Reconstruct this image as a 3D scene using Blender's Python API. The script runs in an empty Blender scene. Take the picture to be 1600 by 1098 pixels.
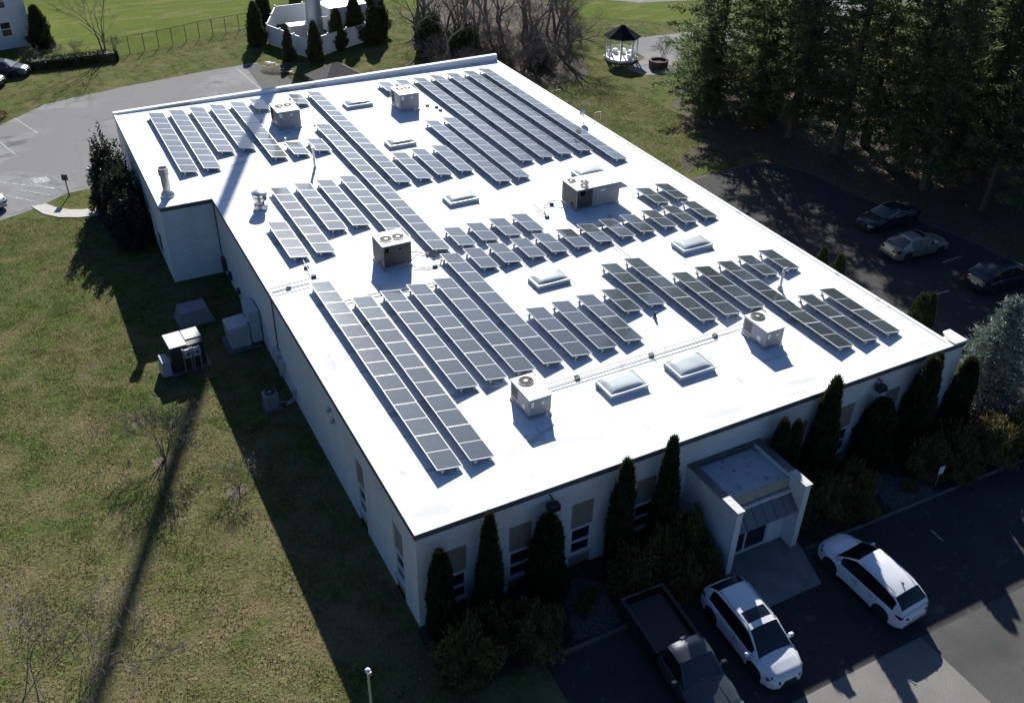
import bpy, math, random
import numpy as np
from mathutils import Vector, Matrix
random.seed(7); RNG = np.random.default_rng(11)
C = bpy.context.scene
COL = C.collection
R = math.radians

# ------------------------------------------------------------------ camera, light, exposure
cam_d = bpy.data.cameras.new('camera'); cam = bpy.data.objects.new('camera', cam_d); COL.objects.link(cam)
cam_d.sensor_width = 36.0; cam_d.lens = 36.0*1467.6/1600.0; cam_d.clip_start = 0.5; cam_d.clip_end = 3000
r_ = Vector((0.88482455, -0.46552453, 0.01929828)); u_ = Vector((0.24869381, 0.50690807, 0.82534575)); f_ = Vector((0.39400114, 0.72548682, -0.56429777))
M = Matrix(((r_.x, u_.x, -f_.x, -8.5875), (r_.y, u_.y, -f_.y, -22.7968), (r_.z, u_.z, -f_.z, 29.5908), (0, 0, 0, 1)))
cam.matrix_world = M
C.camera = cam
SUN = Vector((0.70, 1.62, 1.0)).normalized()
elev = math.asin(SUN.z); azim = math.atan2(SUN.x, SUN.y)
w = bpy.data.worlds.new('World'); C.world = w; w.use_nodes = True
nt = w.node_tree; bg = nt.nodes['Background']
sky = nt.nodes.new('ShaderNodeTexSky'); sky.sky_type = 'NISHITA'; sky.sun_disc = False
sky.sun_elevation = elev; sky.sun_rotation = azim; sky.air_density = 1.0; sky.dust_density = 1.5; sky.ozone_density = 10.0
nt.links.new(sky.outputs[0], bg.inputs[0]); bg.inputs[1].default_value = 0.05
sd = bpy.data.lights.new('sun', 'SUN'); sd.energy = 5.0; sd.angle = R(0.45); sd.color = (1.0, 0.975, 0.925)
so = bpy.data.objects.new('sun', sd); COL.objects.link(so); so.rotation_euler = SUN.to_track_quat('Z', 'Y').to_euler(); so.location = (40, 90, 90)
C.view_settings.view_transform = 'Standard'; C.view_settings.look = 'None'; C.view_settings.gamma = 1
C.view_settings.exposure = 0.8
C.render.engine = 'CYCLES'
H = 5.0

# ------------------------------------------------------------------ helpers
class MB:
    def __init__(s): s.v = []; s.f = []; s.mi = []; s.cur = 0
    def add(s, vs, fs):
        o = len(s.v); s.v += [tuple(p) for p in vs]
        s.f += [tuple(i+o for i in f) for f in fs]; s.mi += [s.cur]*len(fs); return s
    def box(s, x0, x1, y0, y1, z0, z1, m=None):
        vs = [(x, y, z) for z in (z0, z1) for y in (y0, y1) for x in (x0, x1)]
        if m: vs = [m @ Vector(p) for p in vs]
        return s.add(vs, [(0, 2, 3, 1), (4, 5, 7, 6), (0, 1, 5, 4), (1, 3, 7, 5), (3, 2, 6, 7), (2, 0, 4, 6)])
    def bbox(s, x0, x1, y0, y1, z0, z1, b=.02):
        """box with chamfered vertical and top edges"""
        a = [(x0+b, y0), (x1-b, y0), (x1, y0+b), (x1, y1-b), (x1-b, y1), (x0+b, y1), (x0, y1-b), (x0, y0+b)]
        c = [(x0+2*b, y0+b), (x1-2*b, y0+b), (x1-b, y0+2*b), (x1-b, y1-2*b), (x1-2*b, y1-b), (x0+2*b, y1-b), (x0+b, y1-2*b), (x0+b, y0+2*b)]
        vs = [(x, y, z0) for x, y in a]+[(x, y, z1-b) for x, y in a]+[(x, y, z1) for x, y in c]
        fs = [tuple(range(7, -1, -1)), tuple(range(16, 24))]
        for k in (0, 8):
            for i in range(8): j = (i+1) % 8; fs.append((k+i, k+j, k+8+j, k+8+i))
        return s.add(vs, fs)
    def prism(s, pts, z0, z1):
        n = len(pts); vs = [(x, y, z0) for x, y in pts]+[(x, y, z1) for x, y in pts]
        return s.add(vs, [tuple(range(n-1, -1, -1)), tuple(range(n, 2*n))]+[(i, (i+1) % n, n+(i+1) % n, n+i) for i in range(n)])
    def sheet(s, pts, z):
        return s.add([(x, y, z) for x, y in pts], [tuple(range(len(pts)))])
    def tube(s, pts, rad, n=6, cap=True):
        pts = [Vector(p) for p in pts]
        if not hasattr(rad, '__len__'): rad = [rad]*len(pts)
        vs = []; k = len(pts)
        for i, p in enumerate(pts):
            d = (pts[min(i+1, k-1)]-pts[max(i-1, 0)])
            if d.length < 1e-9: d = Vector((0, 0, 1))
            d.normalize(); a = d.orthogonal() if abs(d.z) > .98 else d.cross(Vector((0, 0, 1)))
            a.normalize(); b = d.cross(a)
            for j in range(n):
                t = 2*math.pi*j/n; vs.append(p+rad[i]*(a*math.cos(t)+b*math.sin(t)))
        fs = [(i*n+j, i*n+(j+1) % n, (i+1)*n+(j+1) % n, (i+1)*n+j) for i in range(k-1) for j in range(n)]
        if cap: fs += [tuple(range(n-1, -1, -1)), tuple((k-1)*n+j for j in range(n))]
        return s.add(vs, fs)
    def lathe(s, prof, n=20, c=(0, 0, 0), capb=True, capt=True, axis='z'):
        vs = []
        for r, z in prof:
            for j in range(n):
                t = 2*math.pi*j/n; q = (r*math.cos(t), r*math.sin(t), z)
                if axis == 'y': q = (q[0], q[2], q[1])
                vs.append((q[0]+c[0], q[1]+c[1], q[2]+c[2]))
        k = len(prof)
        fs = [(i*n+j, i*n+(j+1) % n, (i+1)*n+(j+1) % n, (i+1)*n+j) for i in range(k-1) for j in range(n)]
        if capb: fs.append(tuple(range(n-1, -1, -1)))
        if capt: fs.append(tuple((k-1)*n+j for j in range(n)))
        return s.add(vs, fs)

def link(o, parent=None, loc=None):
    COL.objects.link(o)
    if parent: o.parent = parent
    if loc: o.location = loc
    return o
def obj(name, mb, mats, parent=None, loc=None, smooth=False):
    me = bpy.data.meshes.new(name); me.from_pydata(mb.v, [], mb.f)
    if not isinstance(mats, (list, tuple)): mats = [mats]
    for m in mats: me.materials.append(m)
    if len(mats) > 1: me.polygons.foreach_set('material_index', mb.mi)
    if smooth:
        me.polygons.foreach_set('use_smooth', [True]*len(me.polygons))
        if smooth is not True: me.set_sharp_from_angle(angle=R(smooth))
    me.validate(); me.update()
    return link(bpy.data.objects.new(name, me), parent, loc)
def tag(o, label, cat, group=None, kind=None):
    if label: o['label'] = label
    if cat: o['category'] = cat
    if group: o['group'] = group
    if kind: o['kind'] = kind
    return o
def thing(name, label, cat, loc=(0, 0, 0), rz=0, group=None):
    o = bpy.data.objects.new(name, None); link(o, None, loc); o.rotation_euler = (0, 0, rz); o.empty_display_size = .3
    return tag(o, label, cat, group)
def dup(root, loc, rz=0, sc=None, label=None, group=None, tilt=(0, 0)):
    r = root.copy(); COL.objects.link(r); r.location = loc; r.rotation_euler = (tilt[0], tilt[1], rz)
    if sc: r.scale = sc if hasattr(sc, '__len__') else (sc, sc, sc)
    if label: r['label'] = label
    if group: r['group'] = group
    for ch in list(root.children):
        c = ch.copy(); COL.objects.link(c); c.parent = r
        for g in ch.children:
            d = g.copy(); COL.objects.link(d); d.parent = c
    return r
def struct(name, mb, mat):
    return tag(obj(name, mb, mat), None, None, kind='structure')

# ------------------------------------------------------------------ materials
def mat(name, col, rough=.8, metal=0, spec=.5, noise=None, bump=None, coat=0):
    """noise=(scale, amount, detail) mottles the colour; bump=(scale, strength)"""
    m = bpy.data.materials.new(name); m.use_nodes = True; n = m.node_tree; b = n.nodes['Principled BSDF']
    b.inputs['Base Color'].default_value = (*col, 1); b.inputs['Roughness'].default_value = rough
    b.inputs['Metallic'].default_value = metal; b.inputs['Specular IOR Level'].default_value = spec
    b.inputs['Coat Weight'].default_value = coat; b.inputs['Coat Roughness'].default_value = .05
    tc = n.nodes.new('ShaderNodeTexCoord')
    if noise:
        t = n.nodes.new('ShaderNodeTexNoise'); t.inputs['Scale'].default_value = noise[0]; t.inputs['Detail'].default_value = noise[2] if len(noise) > 2 else 5
        n.links.new(tc.outputs['Object'], t.inputs['Vector'])
        r = n.nodes.new('ShaderNodeValToRGB'); a = noise[1]
        r.color_ramp.elements[0].position = .3; r.color_ramp.elements[1].position = .7
        r.color_ramp.elements[0].color = (*[max(c*(1-a), 0) for c in col], 1); r.color_ramp.elements[1].color = (*[min(c*(1+a), 1) for c in col], 1)
        n.links.new(t.outputs['Fac'], r.inputs[0]); n.links.new(r.outputs[0], b.inputs['Base Color'])
    if bump:
        t = n.nodes.new('ShaderNodeTexNoise'); t.inputs['Scale'].default_value = bump[0]; t.inputs['Detail'].default_value = 6
        n.links.new(tc.outputs['Object'], t.inputs['Vector'])
        q = n.nodes.new('ShaderNodeBump'); q.inputs['Strength'].default_value = bump[1]; q.inputs['Distance'].default_value = .05
        n.links.new(t.outputs['Fac'], q.inputs['Height']); n.links.new(q.outputs[0], b.inputs['Normal'])
    return m
def layered(name, layers, rough=.9, bump=None, spec=.3, base=(.1, .1, .1)):
    """layers: (scale, detail, lo, hi, colour, (sx,sy,sz), distortion) mixed over base by thresholded noise"""
    m = bpy.data.materials.new(name); m.use_nodes = True; n = m.node_tree; b = n.nodes['Principled BSDF']
    b.inputs['Roughness'].default_value = rough; b.inputs['Specular IOR Level'].default_value = spec
    tc = n.nodes.new('ShaderNodeTexCoord'); last = n.nodes.new('ShaderNodeRGB'); last.outputs[0].default_value = (*base, 1); out = last.outputs[0]
    for i, L in enumerate(layers):
        sc, det, lo, hi, col = L[:5]; s3 = L[5] if len(L) > 5 else (1, 1, 1); dist = L[6] if len(L) > 6 else 0
        mp = n.nodes.new('ShaderNodeMapping'); mp.inputs['Scale'].default_value = s3; mp.inputs['Location'].default_value = (i*13.7, i*5.1, i*2.3)
        n.links.new(tc.outputs['Object'], mp.inputs[0])
        t = n.nodes.new('ShaderNodeTexNoise'); t.inputs['Scale'].default_value = sc; t.inputs['Detail'].default_value = det; t.inputs['Distortion'].default_value = dist
        n.links.new(mp.outputs[0], t.inputs['Vector'])
        mr = n.nodes.new('ShaderNodeMapRange'); mr.inputs[1].default_value = lo; mr.inputs[2].default_value = hi; mr.clamp = True
        n.links.new(t.outputs['Fac'], mr.inputs[0])
        mx = n.nodes.new('ShaderNodeMix'); mx.data_type = 'RGBA'; mx.inputs[7].default_value = (*col, 1)
        n.links.new(mr.outputs[0], mx.inputs[0]); n.links.new(out, mx.inputs[6]); out = mx.outputs[2]
    n.links.new(out, b.inputs['Base Color'])
    if bump:
        t = n.nodes.new('ShaderNodeTexNoise'); t.inputs['Scale'].default_value = bump[0]; t.inputs['Detail'].default_value = 8
        n.links.new(tc.outputs['Object'], t.inputs['Vector'])
        q = n.nodes.new('ShaderNodeBump'); q.inputs['Strength'].default_value = bump[1]; q.inputs['Distance'].default_value = bump[2]
        n.links.new(t.outputs['Fac'], q.inputs['Height']); n.links.new(q.outputs[0], b.inputs['Normal'])
    return m
def cracks(m, scale, width, col, warp=.6):
    """adds thin crack lines along voronoi cell edges"""
    n = m.node_tree; b = n.nodes['Principled BSDF']; src = b.inputs['Base Color'].links[0].from_socket
    tc = n.nodes.new('ShaderNodeTexCoord'); t = n.nodes.new('ShaderNodeTexNoise'); t.inputs['Scale'].default_value = .8; t.inputs['Detail'].default_value = 4
    n.links.new(tc.outputs['Object'], t.inputs['Vector'])
    ad = n.nodes.new('ShaderNodeVectorMath'); ad.operation = 'MULTIPLY_ADD'; ad.inputs[1].default_value = (warp*4,)*3
    n.links.new(t.outputs['Color'], ad.inputs[0]); n.links.new(tc.outputs['Object'], ad.inputs[2])
    v = n.nodes.new('ShaderNodeTexVoronoi'); v.feature = 'DISTANCE_TO_EDGE'; v.inputs['Scale'].default_value = scale
    n.links.new(ad.outputs[0], v.inputs['Vector'])
    mr = n.nodes.new('ShaderNodeMapRange'); mr.inputs[1].default_value = width; mr.inputs[2].default_value = 0; mr.inputs[3].default_value = 0; mr.inputs[4].default_value = .8
    n.links.new(v.outputs['Distance'], mr.inputs[0])
    mx = n.nodes.new('ShaderNodeMix'); mx.data_type = 'RGBA'; mx.inputs[7].default_value = (*col, 1)
    n.links.new(mr.outputs[0], mx.inputs[0]); n.links.new(src, mx.inputs[6]); n.links.new(mx.outputs[2], b.inputs['Base Color'])
    return m
def leafmat(name, c1, c2, c3, trans=.25, scale=.5, rough=.6):
    m = bpy.data.materials.new(name); m.use_nodes = True; n = m.node_tree; b = n.nodes['Principled BSDF']
    b.inputs['Roughness'].default_value = rough; b.inputs['Specular IOR Level'].default_value = .25
    g = n.nodes.new('ShaderNodeNewGeometry'); tc = n.nodes.new('ShaderNodeTexCoord')
    t = n.nodes.new('ShaderNodeTexNoise'); t.inputs['Scale'].default_value = scale; t.inputs['Detail'].default_value = 3
    n.links.new(tc.outputs['Object'], t.inputs['Vector'])
    mx = n.nodes.new('ShaderNodeMath'); mx.operation = 'MULTIPLY_ADD'; mx.inputs[1].default_value = .5; n.links.new(g.outputs['Random Per Island'], mx.inputs[0])
    hf = n.nodes.new('ShaderNodeMath'); hf.operation = 'MULTIPLY_ADD'; hf.inputs[1].default_value = .9; hf.inputs[2].default_value = -.2; n.links.new(t.outputs['Fac'], hf.inputs[0]); n.links.new(hf.outputs[0], mx.inputs[2])
    r = n.nodes.new('ShaderNodeValToRGB'); r.color_ramp.elements[0].color = (*c1, 1); r.color_ramp.elements[1].color = (*c3, 1)
    e = r.color_ramp.elements.new(.5); e.color = (*c2, 1); r.color_ramp.elements[0].position = .15; r.color_ramp.elements[2].position = .9
    n.links.new(mx.outputs[0], r.inputs[0]); n.links.new(r.outputs[0], b.inputs['Base Color'])
    tr = n.nodes.new('ShaderNodeBsdfTranslucent'); n.links.new(r.outputs[0], tr.inputs[0])
    ms = n.nodes.new('ShaderNodeMixShader'); ms.inputs[0].default_value = trans
    n.links.new(b.outputs[0], ms.inputs[1]); n.links.new(tr.outputs[0], ms.inputs[2])
    n.links.new(ms.outputs[0], n.nodes['Material Output'].inputs[0])
    return m

def roof_material():
    m = layered('roof_membrane', [(.25, 4, .5, .75, (.74, .75, .76)), (1.2, 6, .62, .72, (.48, .48, .48), (1, .4, 1), .5), (7, 3, .7, .76, (.36, .36, .36)), (.5, 8, .6, .63, (.55, .55, .54), (.5, 1.6, 1), 1.5)], rough=.7, bump=(1.5, .12, .03), base=(.83, .84, .85))
    n = m.node_tree; b = n.nodes['Principled BSDF']; src = b.inputs['Base Color'].links[0].from_socket
    tc = n.nodes.new('ShaderNodeTexCoord'); sp = n.nodes.new('ShaderNodeSeparateXYZ'); n.links.new(tc.outputs['Object'], sp.inputs[0])
    dv = n.nodes.new('ShaderNodeMath'); dv.operation = 'DIVIDE'; dv.inputs[1].default_value = 3.05; n.links.new(sp.outputs['Y'], dv.inputs[0])
    fr = n.nodes.new('ShaderNodeMath'); fr.operation = 'FRACT'; n.links.new(dv.outputs[0], fr.inputs[0])
    lt = n.nodes.new('ShaderNodeMath'); lt.operation = 'LESS_THAN'; lt.inputs[1].default_value = .012; n.links.new(fr.outputs[0], lt.inputs[0])
    mx = n.nodes.new('ShaderNodeMix'); mx.data_type = 'RGBA'; mx.inputs[7].default_value = (.52, .53, .54, 1)
    n.links.new(lt.outputs[0], mx.inputs[0]); n.links.new(src, mx.inputs[6]); n.links.new(mx.outputs[2], b.inputs['Base Color'])
    return m
def block_wall(name, c, cm, dirt):
    m = bpy.data.materials.new(name); m.use_nodes = True; n = m.node_tree; b = n.nodes['Principled BSDF']; b.inputs['Roughness'].default_value = .85
    tc = n.nodes.new('ShaderNodeTexCoord'); sp = n.nodes.new('ShaderNodeSeparateXYZ'); n.links.new(tc.outputs['Object'], sp.inputs[0])
    ad = n.nodes.new('ShaderNodeMath'); ad.operation = 'ADD'; n.links.new(sp.outputs['X'], ad.inputs[0]); n.links.new(sp.outputs['Y'], ad.inputs[1])
    cb = n.nodes.new('ShaderNodeCombineXYZ'); n.links.new(ad.outputs[0], cb.inputs[0]); n.links.new(sp.outputs['Z'], cb.inputs[1])
    br = n.nodes.new('ShaderNodeTexBrick'); br.inputs['Scale'].default_value = 1.0; br.inputs['Mortar Size'].default_value = .012
    br.inputs['Brick Width'].default_value = .4; br.inputs['Row Height'].default_value = .2
    br.inputs['Color1'].default_value = (*c, 1); br.inputs['Color2'].default_value = (*[x*.9 for x in c], 1); br.inputs['Mortar'].default_value = (*cm, 1)
    n.links.new(cb.outputs[0], br.inputs['Vector'])
    t = n.nodes.new('ShaderNodeTexNoise'); t.inputs['Scale'].default_value = .9; t.inputs['Detail'].default_value = 8
    mp = n.nodes.new('ShaderNodeMapping'); mp.inputs['Scale'].default_value = (1, 1, .35); n.links.new(tc.outputs['Object'], mp.inputs[0]); n.links.new(mp.outputs[0], t.inputs['Vector'])
    mr = n.nodes.new('ShaderNodeMapRange'); mr.inputs[1].default_value = .45; mr.inputs[2].default_value = .75; mr.inputs[4].default_value = .6; n.links.new(t.outputs['Fac'], mr.inputs[0])
    mx = n.nodes.new('ShaderNodeMix'); mx.data_type = 'RGBA'; mx.inputs[7].default_value = (*dirt, 1)
    n.links.new(mr.outputs[0], mx.inputs[0]); n.links.new(br.outputs['Color'], mx.inputs[6]); n.links.new(mx.outputs[2], b.inputs['Base Color'])
    bp = n.nodes.new('ShaderNodeBump'); bp.inputs['Strength'].default_value = .35; bp.inputs['Distance'].default_value = .02; bp.invert = True
    n.links.new(br.outputs['Fac'], bp.inputs['Height']); n.links.new(bp.outputs[0], b.inputs['Normal'])
    return m
def panel_glass():
    m = bpy.data.materials.new('solar_cells'); m.use_nodes = True; n = m.node_tree; b = n.nodes['Principled BSDF']
    tc = n.nodes.new('ShaderNodeTexCoord'); br = n.nodes.new('ShaderNodeTexBrick'); br.offset = 0; br.inputs['Scale'].default_value = 1
    br.inputs['Brick Width'].default_value = .092; br.inputs['Row Height'].default_value = .173; br.inputs['Mortar Size'].default_value = .004
    br.inputs['Color1'].default_value = (.036, .047, .055, 1); br.inputs['Color2'].default_value = (.046, .058, .067, 1); br.inputs['Mortar'].default_value = (.075, .088, .098, 1)
    mp = n.nodes.new('ShaderNodeMapping'); mp.inputs['Rotation'].default_value = (0, 0, R(90)); n.links.new(tc.outputs['Object'], mp.inputs[0]); n.links.new(mp.outputs[0], br.inputs['Vector'])
    oi = n.nodes.new('ShaderNodeObjectInfo')
    hs = n.nodes.new('ShaderNodeHueSaturation'); n.links.new(br.outputs['Color'], hs.inputs['Color'])
    mr = n.nodes.new('ShaderNodeMapRange'); mr.inputs[3].default_value = .8; mr.inputs[4].default_value = 1.35; n.links.new(oi.outputs['Random'], mr.inputs[0]); n.links.new(mr.outputs[0], hs.inputs['Value'])
    n.links.new(hs.outputs[0], b.inputs['Base Color'])
    t = n.nodes.new('ShaderNodeTexNoise'); t.inputs['Scale'].default_value = 2.5; t.inputs['Detail'].default_value = 5
    m2 = n.nodes.new('ShaderNodeMapping'); m2.inputs['Scale'].default_value = (.6, 3.0, 1); n.links.new(tc.outputs['Object'], m2.inputs[0]); n.links.new(m2.outputs[0], t.inputs['Vector'])
    r2 = n.nodes.new('ShaderNodeMapRange'); r2.inputs[3].default_value = .045; r2.inputs[4].default_value = .1; n.links.new(t.outputs['Fac'], r2.inputs[0]); n.links.new(r2.outputs[0], b.inputs['Roughness'])
    b.inputs['Specular IOR Level'].default_value = .8; b.inputs['Coat Weight'].default_value = .08; b.inputs['Coat Roughness'].default_value = .55
    return m

WHITE = mat('white_paint', (.8, .8, .8), .45); ALU = mat('aluminium_frame', (.74, .75, .76), .4)
M_ROOF = roof_material()
M_WALL = block_wall('painted_block', (.78, .77, .75), (.66, .65, .63), (.6, .57, .53))
M_FASC = mat('dark_roof_edge', (.11, .1, .09), .5, noise=(2, .3))
M_TAN = mat('tan_infill_panel', (.27, .235, .19), .8, noise=(5, .12))
M_GLASSW = mat('window_glass', (.02, .025, .035), .06, spec=.8)
M_CELL = panel_glass()
M_STEEL = mat('galvanised_steel', (.45, .46, .48), .35, metal=.7, noise=(6, .2))
M_CONC = layered('concrete', [(3, 6, .4, .7, (.42, .4, .37)), (14, 3, .6, .7, (.3, .29, .27))], base=(.5, .48, .44), rough=.9)
M_BLACK = mat('black_rubber', (.015, .015, .016), .7)
M_CAB = mat('shade_toned_unit_steel', (.33, .345, .37), .5, noise=(3, .08))  # unit sides darker and bluer than their tops: side shade put into the colour
M_COIL = mat('dark_coil', (.05, .05, .05), .5, noise=(40, .4))

# ------------------------------------------------------------------ the ground
M_GRASS = layered('lawn', [
    (.09, 5, .42, .62, (.1, .13, .033)), (.35, 7, .46, .66, (.13, .125, .048), (1, 1, 1), .6), (1.4, 8, .46, .62, (.042, .062, .013), (1, 1, 1), 1.0),
    (.8, 8, .57, .7, (.15, .118, .07), (1, 1, 1), .8), (3.2, 9, .52, .66, (.11, .105, .045), (1, .6, 1), 1.2), (8, 8, .5, .66, (.03, .042, .01), (1, 1, 1), 1.2), (20, 6, .56, .68, (.135, .135, .06))],
    rough=1.0, bump=(7, .55, .12), spec=.02, base=(.08, .12, .027))
def browning(m):
    n = m.node_tree; b = n.nodes['Principled BSDF']; src = b.inputs['Base Color'].links[0].from_socket
    tc = n.nodes.new('ShaderNodeTexCoord'); sp = n.nodes.new('ShaderNodeSeparateXYZ'); n.links.new(tc.outputs['Object'], sp.inputs[0])
    mr = n.nodes.new('ShaderNodeMapRange'); mr.inputs[1].default_value = 30; mr.inputs[2].default_value = 3; mr.inputs[3].default_value = 0; mr.inputs[4].default_value = .5; n.links.new(sp.outputs['Y'], mr.inputs[0])
    t = n.nodes.new('ShaderNodeTexNoise'); t.inputs['Scale'].default_value = .45; t.inputs['Detail'].default_value = 9; t.inputs['Distortion'].default_value = .7; n.links.new(tc.outputs['Object'], t.inputs['Vector'])
    ad = n.nodes.new('ShaderNodeMath'); ad.operation = 'MULTIPLY_ADD'; ad.inputs[1].default_value = 3.2; ad.inputs[2].default_value = -1.55; n.links.new(t.outputs['Fac'], ad.inputs[0])
    su = n.nodes.new('ShaderNodeMath'); su.operation = 'ADD'; su.use_clamp = True; n.links.new(ad.outputs[0], su.inputs[0]); n.links.new(mr.outputs[0], su.inputs[1])
    mu = n.nodes.new('ShaderNodeMath'); mu.operation = 'MULTIPLY'; mu.inputs[1].default_value = .75; n.links.new(su.outputs[0], mu.inputs[0])
    mx = n.nodes.new('ShaderNodeMix'); mx.data_type = 'RGBA'; mx.inputs[7].default_value = (.19, .15, .085, 1)
    n.links.new(mu.outputs[0], mx.inputs[0]); n.links.new(src, mx.inputs[6]); n.links.new(mx.outputs[2], b.inputs['Base Color'])
browning(M_GRASS)
M_FAR = layered('mown_grass', [(.05, 4, .4, .65, (.125, .15, .034)), (.4, 6, .5, .7, (.085, .115, .024), (1, .25, 1)), (.8, 5, .52, .6, (.15, .155, .055), (.3, 1, 1)), (6, 7, .52, .7, (.07, .09, .02))], rough=1.0, bump=(9, .6, .1), spec=.02, base=(.1, .135, .026))
M_LITTER = layered('leaf_litter', [(1.2, 7, .4, .6, (.085, .06, .042)), (6, 8, .52, .64, (.17, .13, .1)), (12, 6, .55, .64, (.035, .03, .022)), (.5, 5, .5, .62, (.055, .06, .025))], rough=.95, bump=(12, 1, .12), base=(.08, .06, .04))
M_MULCH = layered('mulch', [(3, 7, .4, .6, (.06, .042, .03)), (14, 6, .55, .65, (.11, .08, .06))], rough=.95, bump=(16, 1, .1), base=(.035, .026, .02))
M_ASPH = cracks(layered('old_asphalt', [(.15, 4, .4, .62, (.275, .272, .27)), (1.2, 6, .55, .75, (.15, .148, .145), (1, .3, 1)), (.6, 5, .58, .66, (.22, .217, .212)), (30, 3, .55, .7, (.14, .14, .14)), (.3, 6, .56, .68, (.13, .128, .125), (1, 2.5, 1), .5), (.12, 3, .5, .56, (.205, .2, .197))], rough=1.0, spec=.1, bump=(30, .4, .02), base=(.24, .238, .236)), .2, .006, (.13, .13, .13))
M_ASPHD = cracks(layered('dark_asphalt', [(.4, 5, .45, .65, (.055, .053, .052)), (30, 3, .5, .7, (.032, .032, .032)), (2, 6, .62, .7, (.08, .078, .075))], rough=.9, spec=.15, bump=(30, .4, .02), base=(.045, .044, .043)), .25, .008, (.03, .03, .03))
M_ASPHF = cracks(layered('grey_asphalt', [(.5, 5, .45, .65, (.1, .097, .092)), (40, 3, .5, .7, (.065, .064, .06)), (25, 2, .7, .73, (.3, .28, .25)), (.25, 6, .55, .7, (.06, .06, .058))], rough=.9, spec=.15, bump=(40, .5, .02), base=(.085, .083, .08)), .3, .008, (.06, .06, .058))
M_PAVE = layered('pale_pavement', [(.8, 6, .45, .68, (.215, .205, .185)), (45, 3, .5, .66, (.15, .145, .13)), (30, 2, .68, .72, (.4, .38, .34)), (.3, 6, .55, .7, (.15, .145, .135))], rough=.9, spec=.15, bump=(45, .5, .015), base=(.185, .178, .162))
M_LINE = mat('worn_line_paint', (.33, .33, .325), .9, noise=(5, .55))
def grid_ground():
    mb = MB(); n = 60
    X = [-420+840*i/n for i in range(n+1)]; Y = [-220+840*i/n for i in range(n+1)]
    for y in Y:
        for x in X:
            d = max(0, math.hypot(x-14, y-24)-140)
            mb.v.append((x, y, -.0+.00004*d*d*(.5+.5*math.sin(x*.01)*math.cos(y*.013))))
    for j in range(n):
        for i in range(n): mb.f.append((j*(n+1)+i, j*(n+1)+i+1, (j+1)*(n+1)+i+1, (j+1)*(n+1)+i)); mb.mi.append(0)
    return mb
struct('ground', grid_ground(), M_GRASS)
def wob(pts, amp=.25, step=1.2, seed=1):
    rr = random.Random(seed); out = []
    for i, a in enumerate(pts):
        b = pts[(i+1) % len(pts)]; d = math.hypot(b[0]-a[0], b[1]-a[1]); k = max(1, int(d/step))
        for t in range(k):
            u = t/k; out.append((a[0]+(b[0]-a[0])*u+rr.uniform(-amp, amp), a[1]+(b[1]-a[1])*u+rr.uniform(-amp, amp)))
    return out
struct('field', MB().sheet(wob([(-60, 79.5), (0, 79), (9, 81.5), (15, 83.8), (30, 88), (48, 76), (60, 66), (84, 60), (120, 50), (190, 90), (120, 260), (-90, 260)], .3, 3, 3), .004), M_FAR)
struct('back_parking_lot', MB().sheet(wob([(-40, 40), (-13.5, 44.2), (-10, 45.5), (-8.9, 46.3), (-7.4, 47.4), (-5.2, 47.6), (-3.2, 47.2), (-3.1, 48.3), (14, 48.6), (15.6, 62), (14, 66), (12.9, 71.6), (8, 71), (.3, 69.6), (-7, 67.6), (-11, 63.5), (-40, 57)], .09, .8, 4), .008), M_ASPH)
struct('asphalt_patch', MB().sheet([(11.2, 60), (14.6, 60), (14.4, 66.3), (12.9, 71.2), (11.6, 70.9)], .012), M_ASPHF)
struct('front_parking_lot', MB().sheet([(3.6, -26), (17.6, -26), (17.6, -6.0), (17.6, -3.8), (3.6, -3.8)], .008), M_PAVE)
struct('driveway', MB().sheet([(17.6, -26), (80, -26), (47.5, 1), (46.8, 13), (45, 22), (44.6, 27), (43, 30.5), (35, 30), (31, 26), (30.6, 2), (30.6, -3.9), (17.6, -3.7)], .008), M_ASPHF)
struct('asphalt_overlay', MB().sheet([(3.5, -9.0), (17.6, -9.05), (17.6, -3.75), (3.5, -3.75)], .012), M_ASPHD)
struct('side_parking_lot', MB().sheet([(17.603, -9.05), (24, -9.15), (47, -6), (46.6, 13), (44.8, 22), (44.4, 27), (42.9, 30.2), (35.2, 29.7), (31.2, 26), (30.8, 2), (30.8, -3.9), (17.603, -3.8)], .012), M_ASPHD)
mb = MB()
for (a, b, c, d) in [(-9.66, 65.06, -8.17, 60.5), (-11.2, 60.2, -10.2, 56.6), (10.67, 70.4, 11.2, 63.6), (-10.6, 49.6, -8.6, 47.6), (-9.7, 50.3, -7.7, 48.2), (-11.4, 48.8, -9.6, 46.9), (-12.2, 52, -7.5, 48.0),
                     (42.4, 11.9, 44.2, 11.95), (38.6, 9.2, 39.8, 9.1), (43.2, 16, 44.6, 16.1), (-12.5, 48.5, -11.5, 49.5), (5.2, 57.8, 5.6, 54)]:
    d_ = Vector((c-a, d-b)); n_ = Vector((-d_.y, d_.x)).normalized()*.06
    mb.sheet([(a+n_.x, b+n_.y), (a-n_.x, b-n_.y), (c-n_.x, d-n_.y), (c+n_.x, d+n_.y)], .018)
mb.sheet([(-9.6, 51.2), (-8.5, 51.1), (-8.2, 50.1), (-9.3, 50.1)], .018)
mb.sheet([(22.3, -5.2), (22.38, -5.2), (22.38, -5.9), (22.3, -5.9)], .018)
struct('parking_marking', mb, M_LINE)
pth = [(-9.95, 46.1), (-9.0, 46.15), (-8.3, 45.1), (-7.6, 44.45), (-6.8, 44.1), (-5.7, 43.9), (-3.1, 43.9), (-3.1, 42.7), (-5.9, 42.7), (-7.2, 42.9), (-8.4, 43.5), (-9.3, 44.5)]
struct('path', MB().prism(pth, 0, .05), M_CONC)
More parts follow.
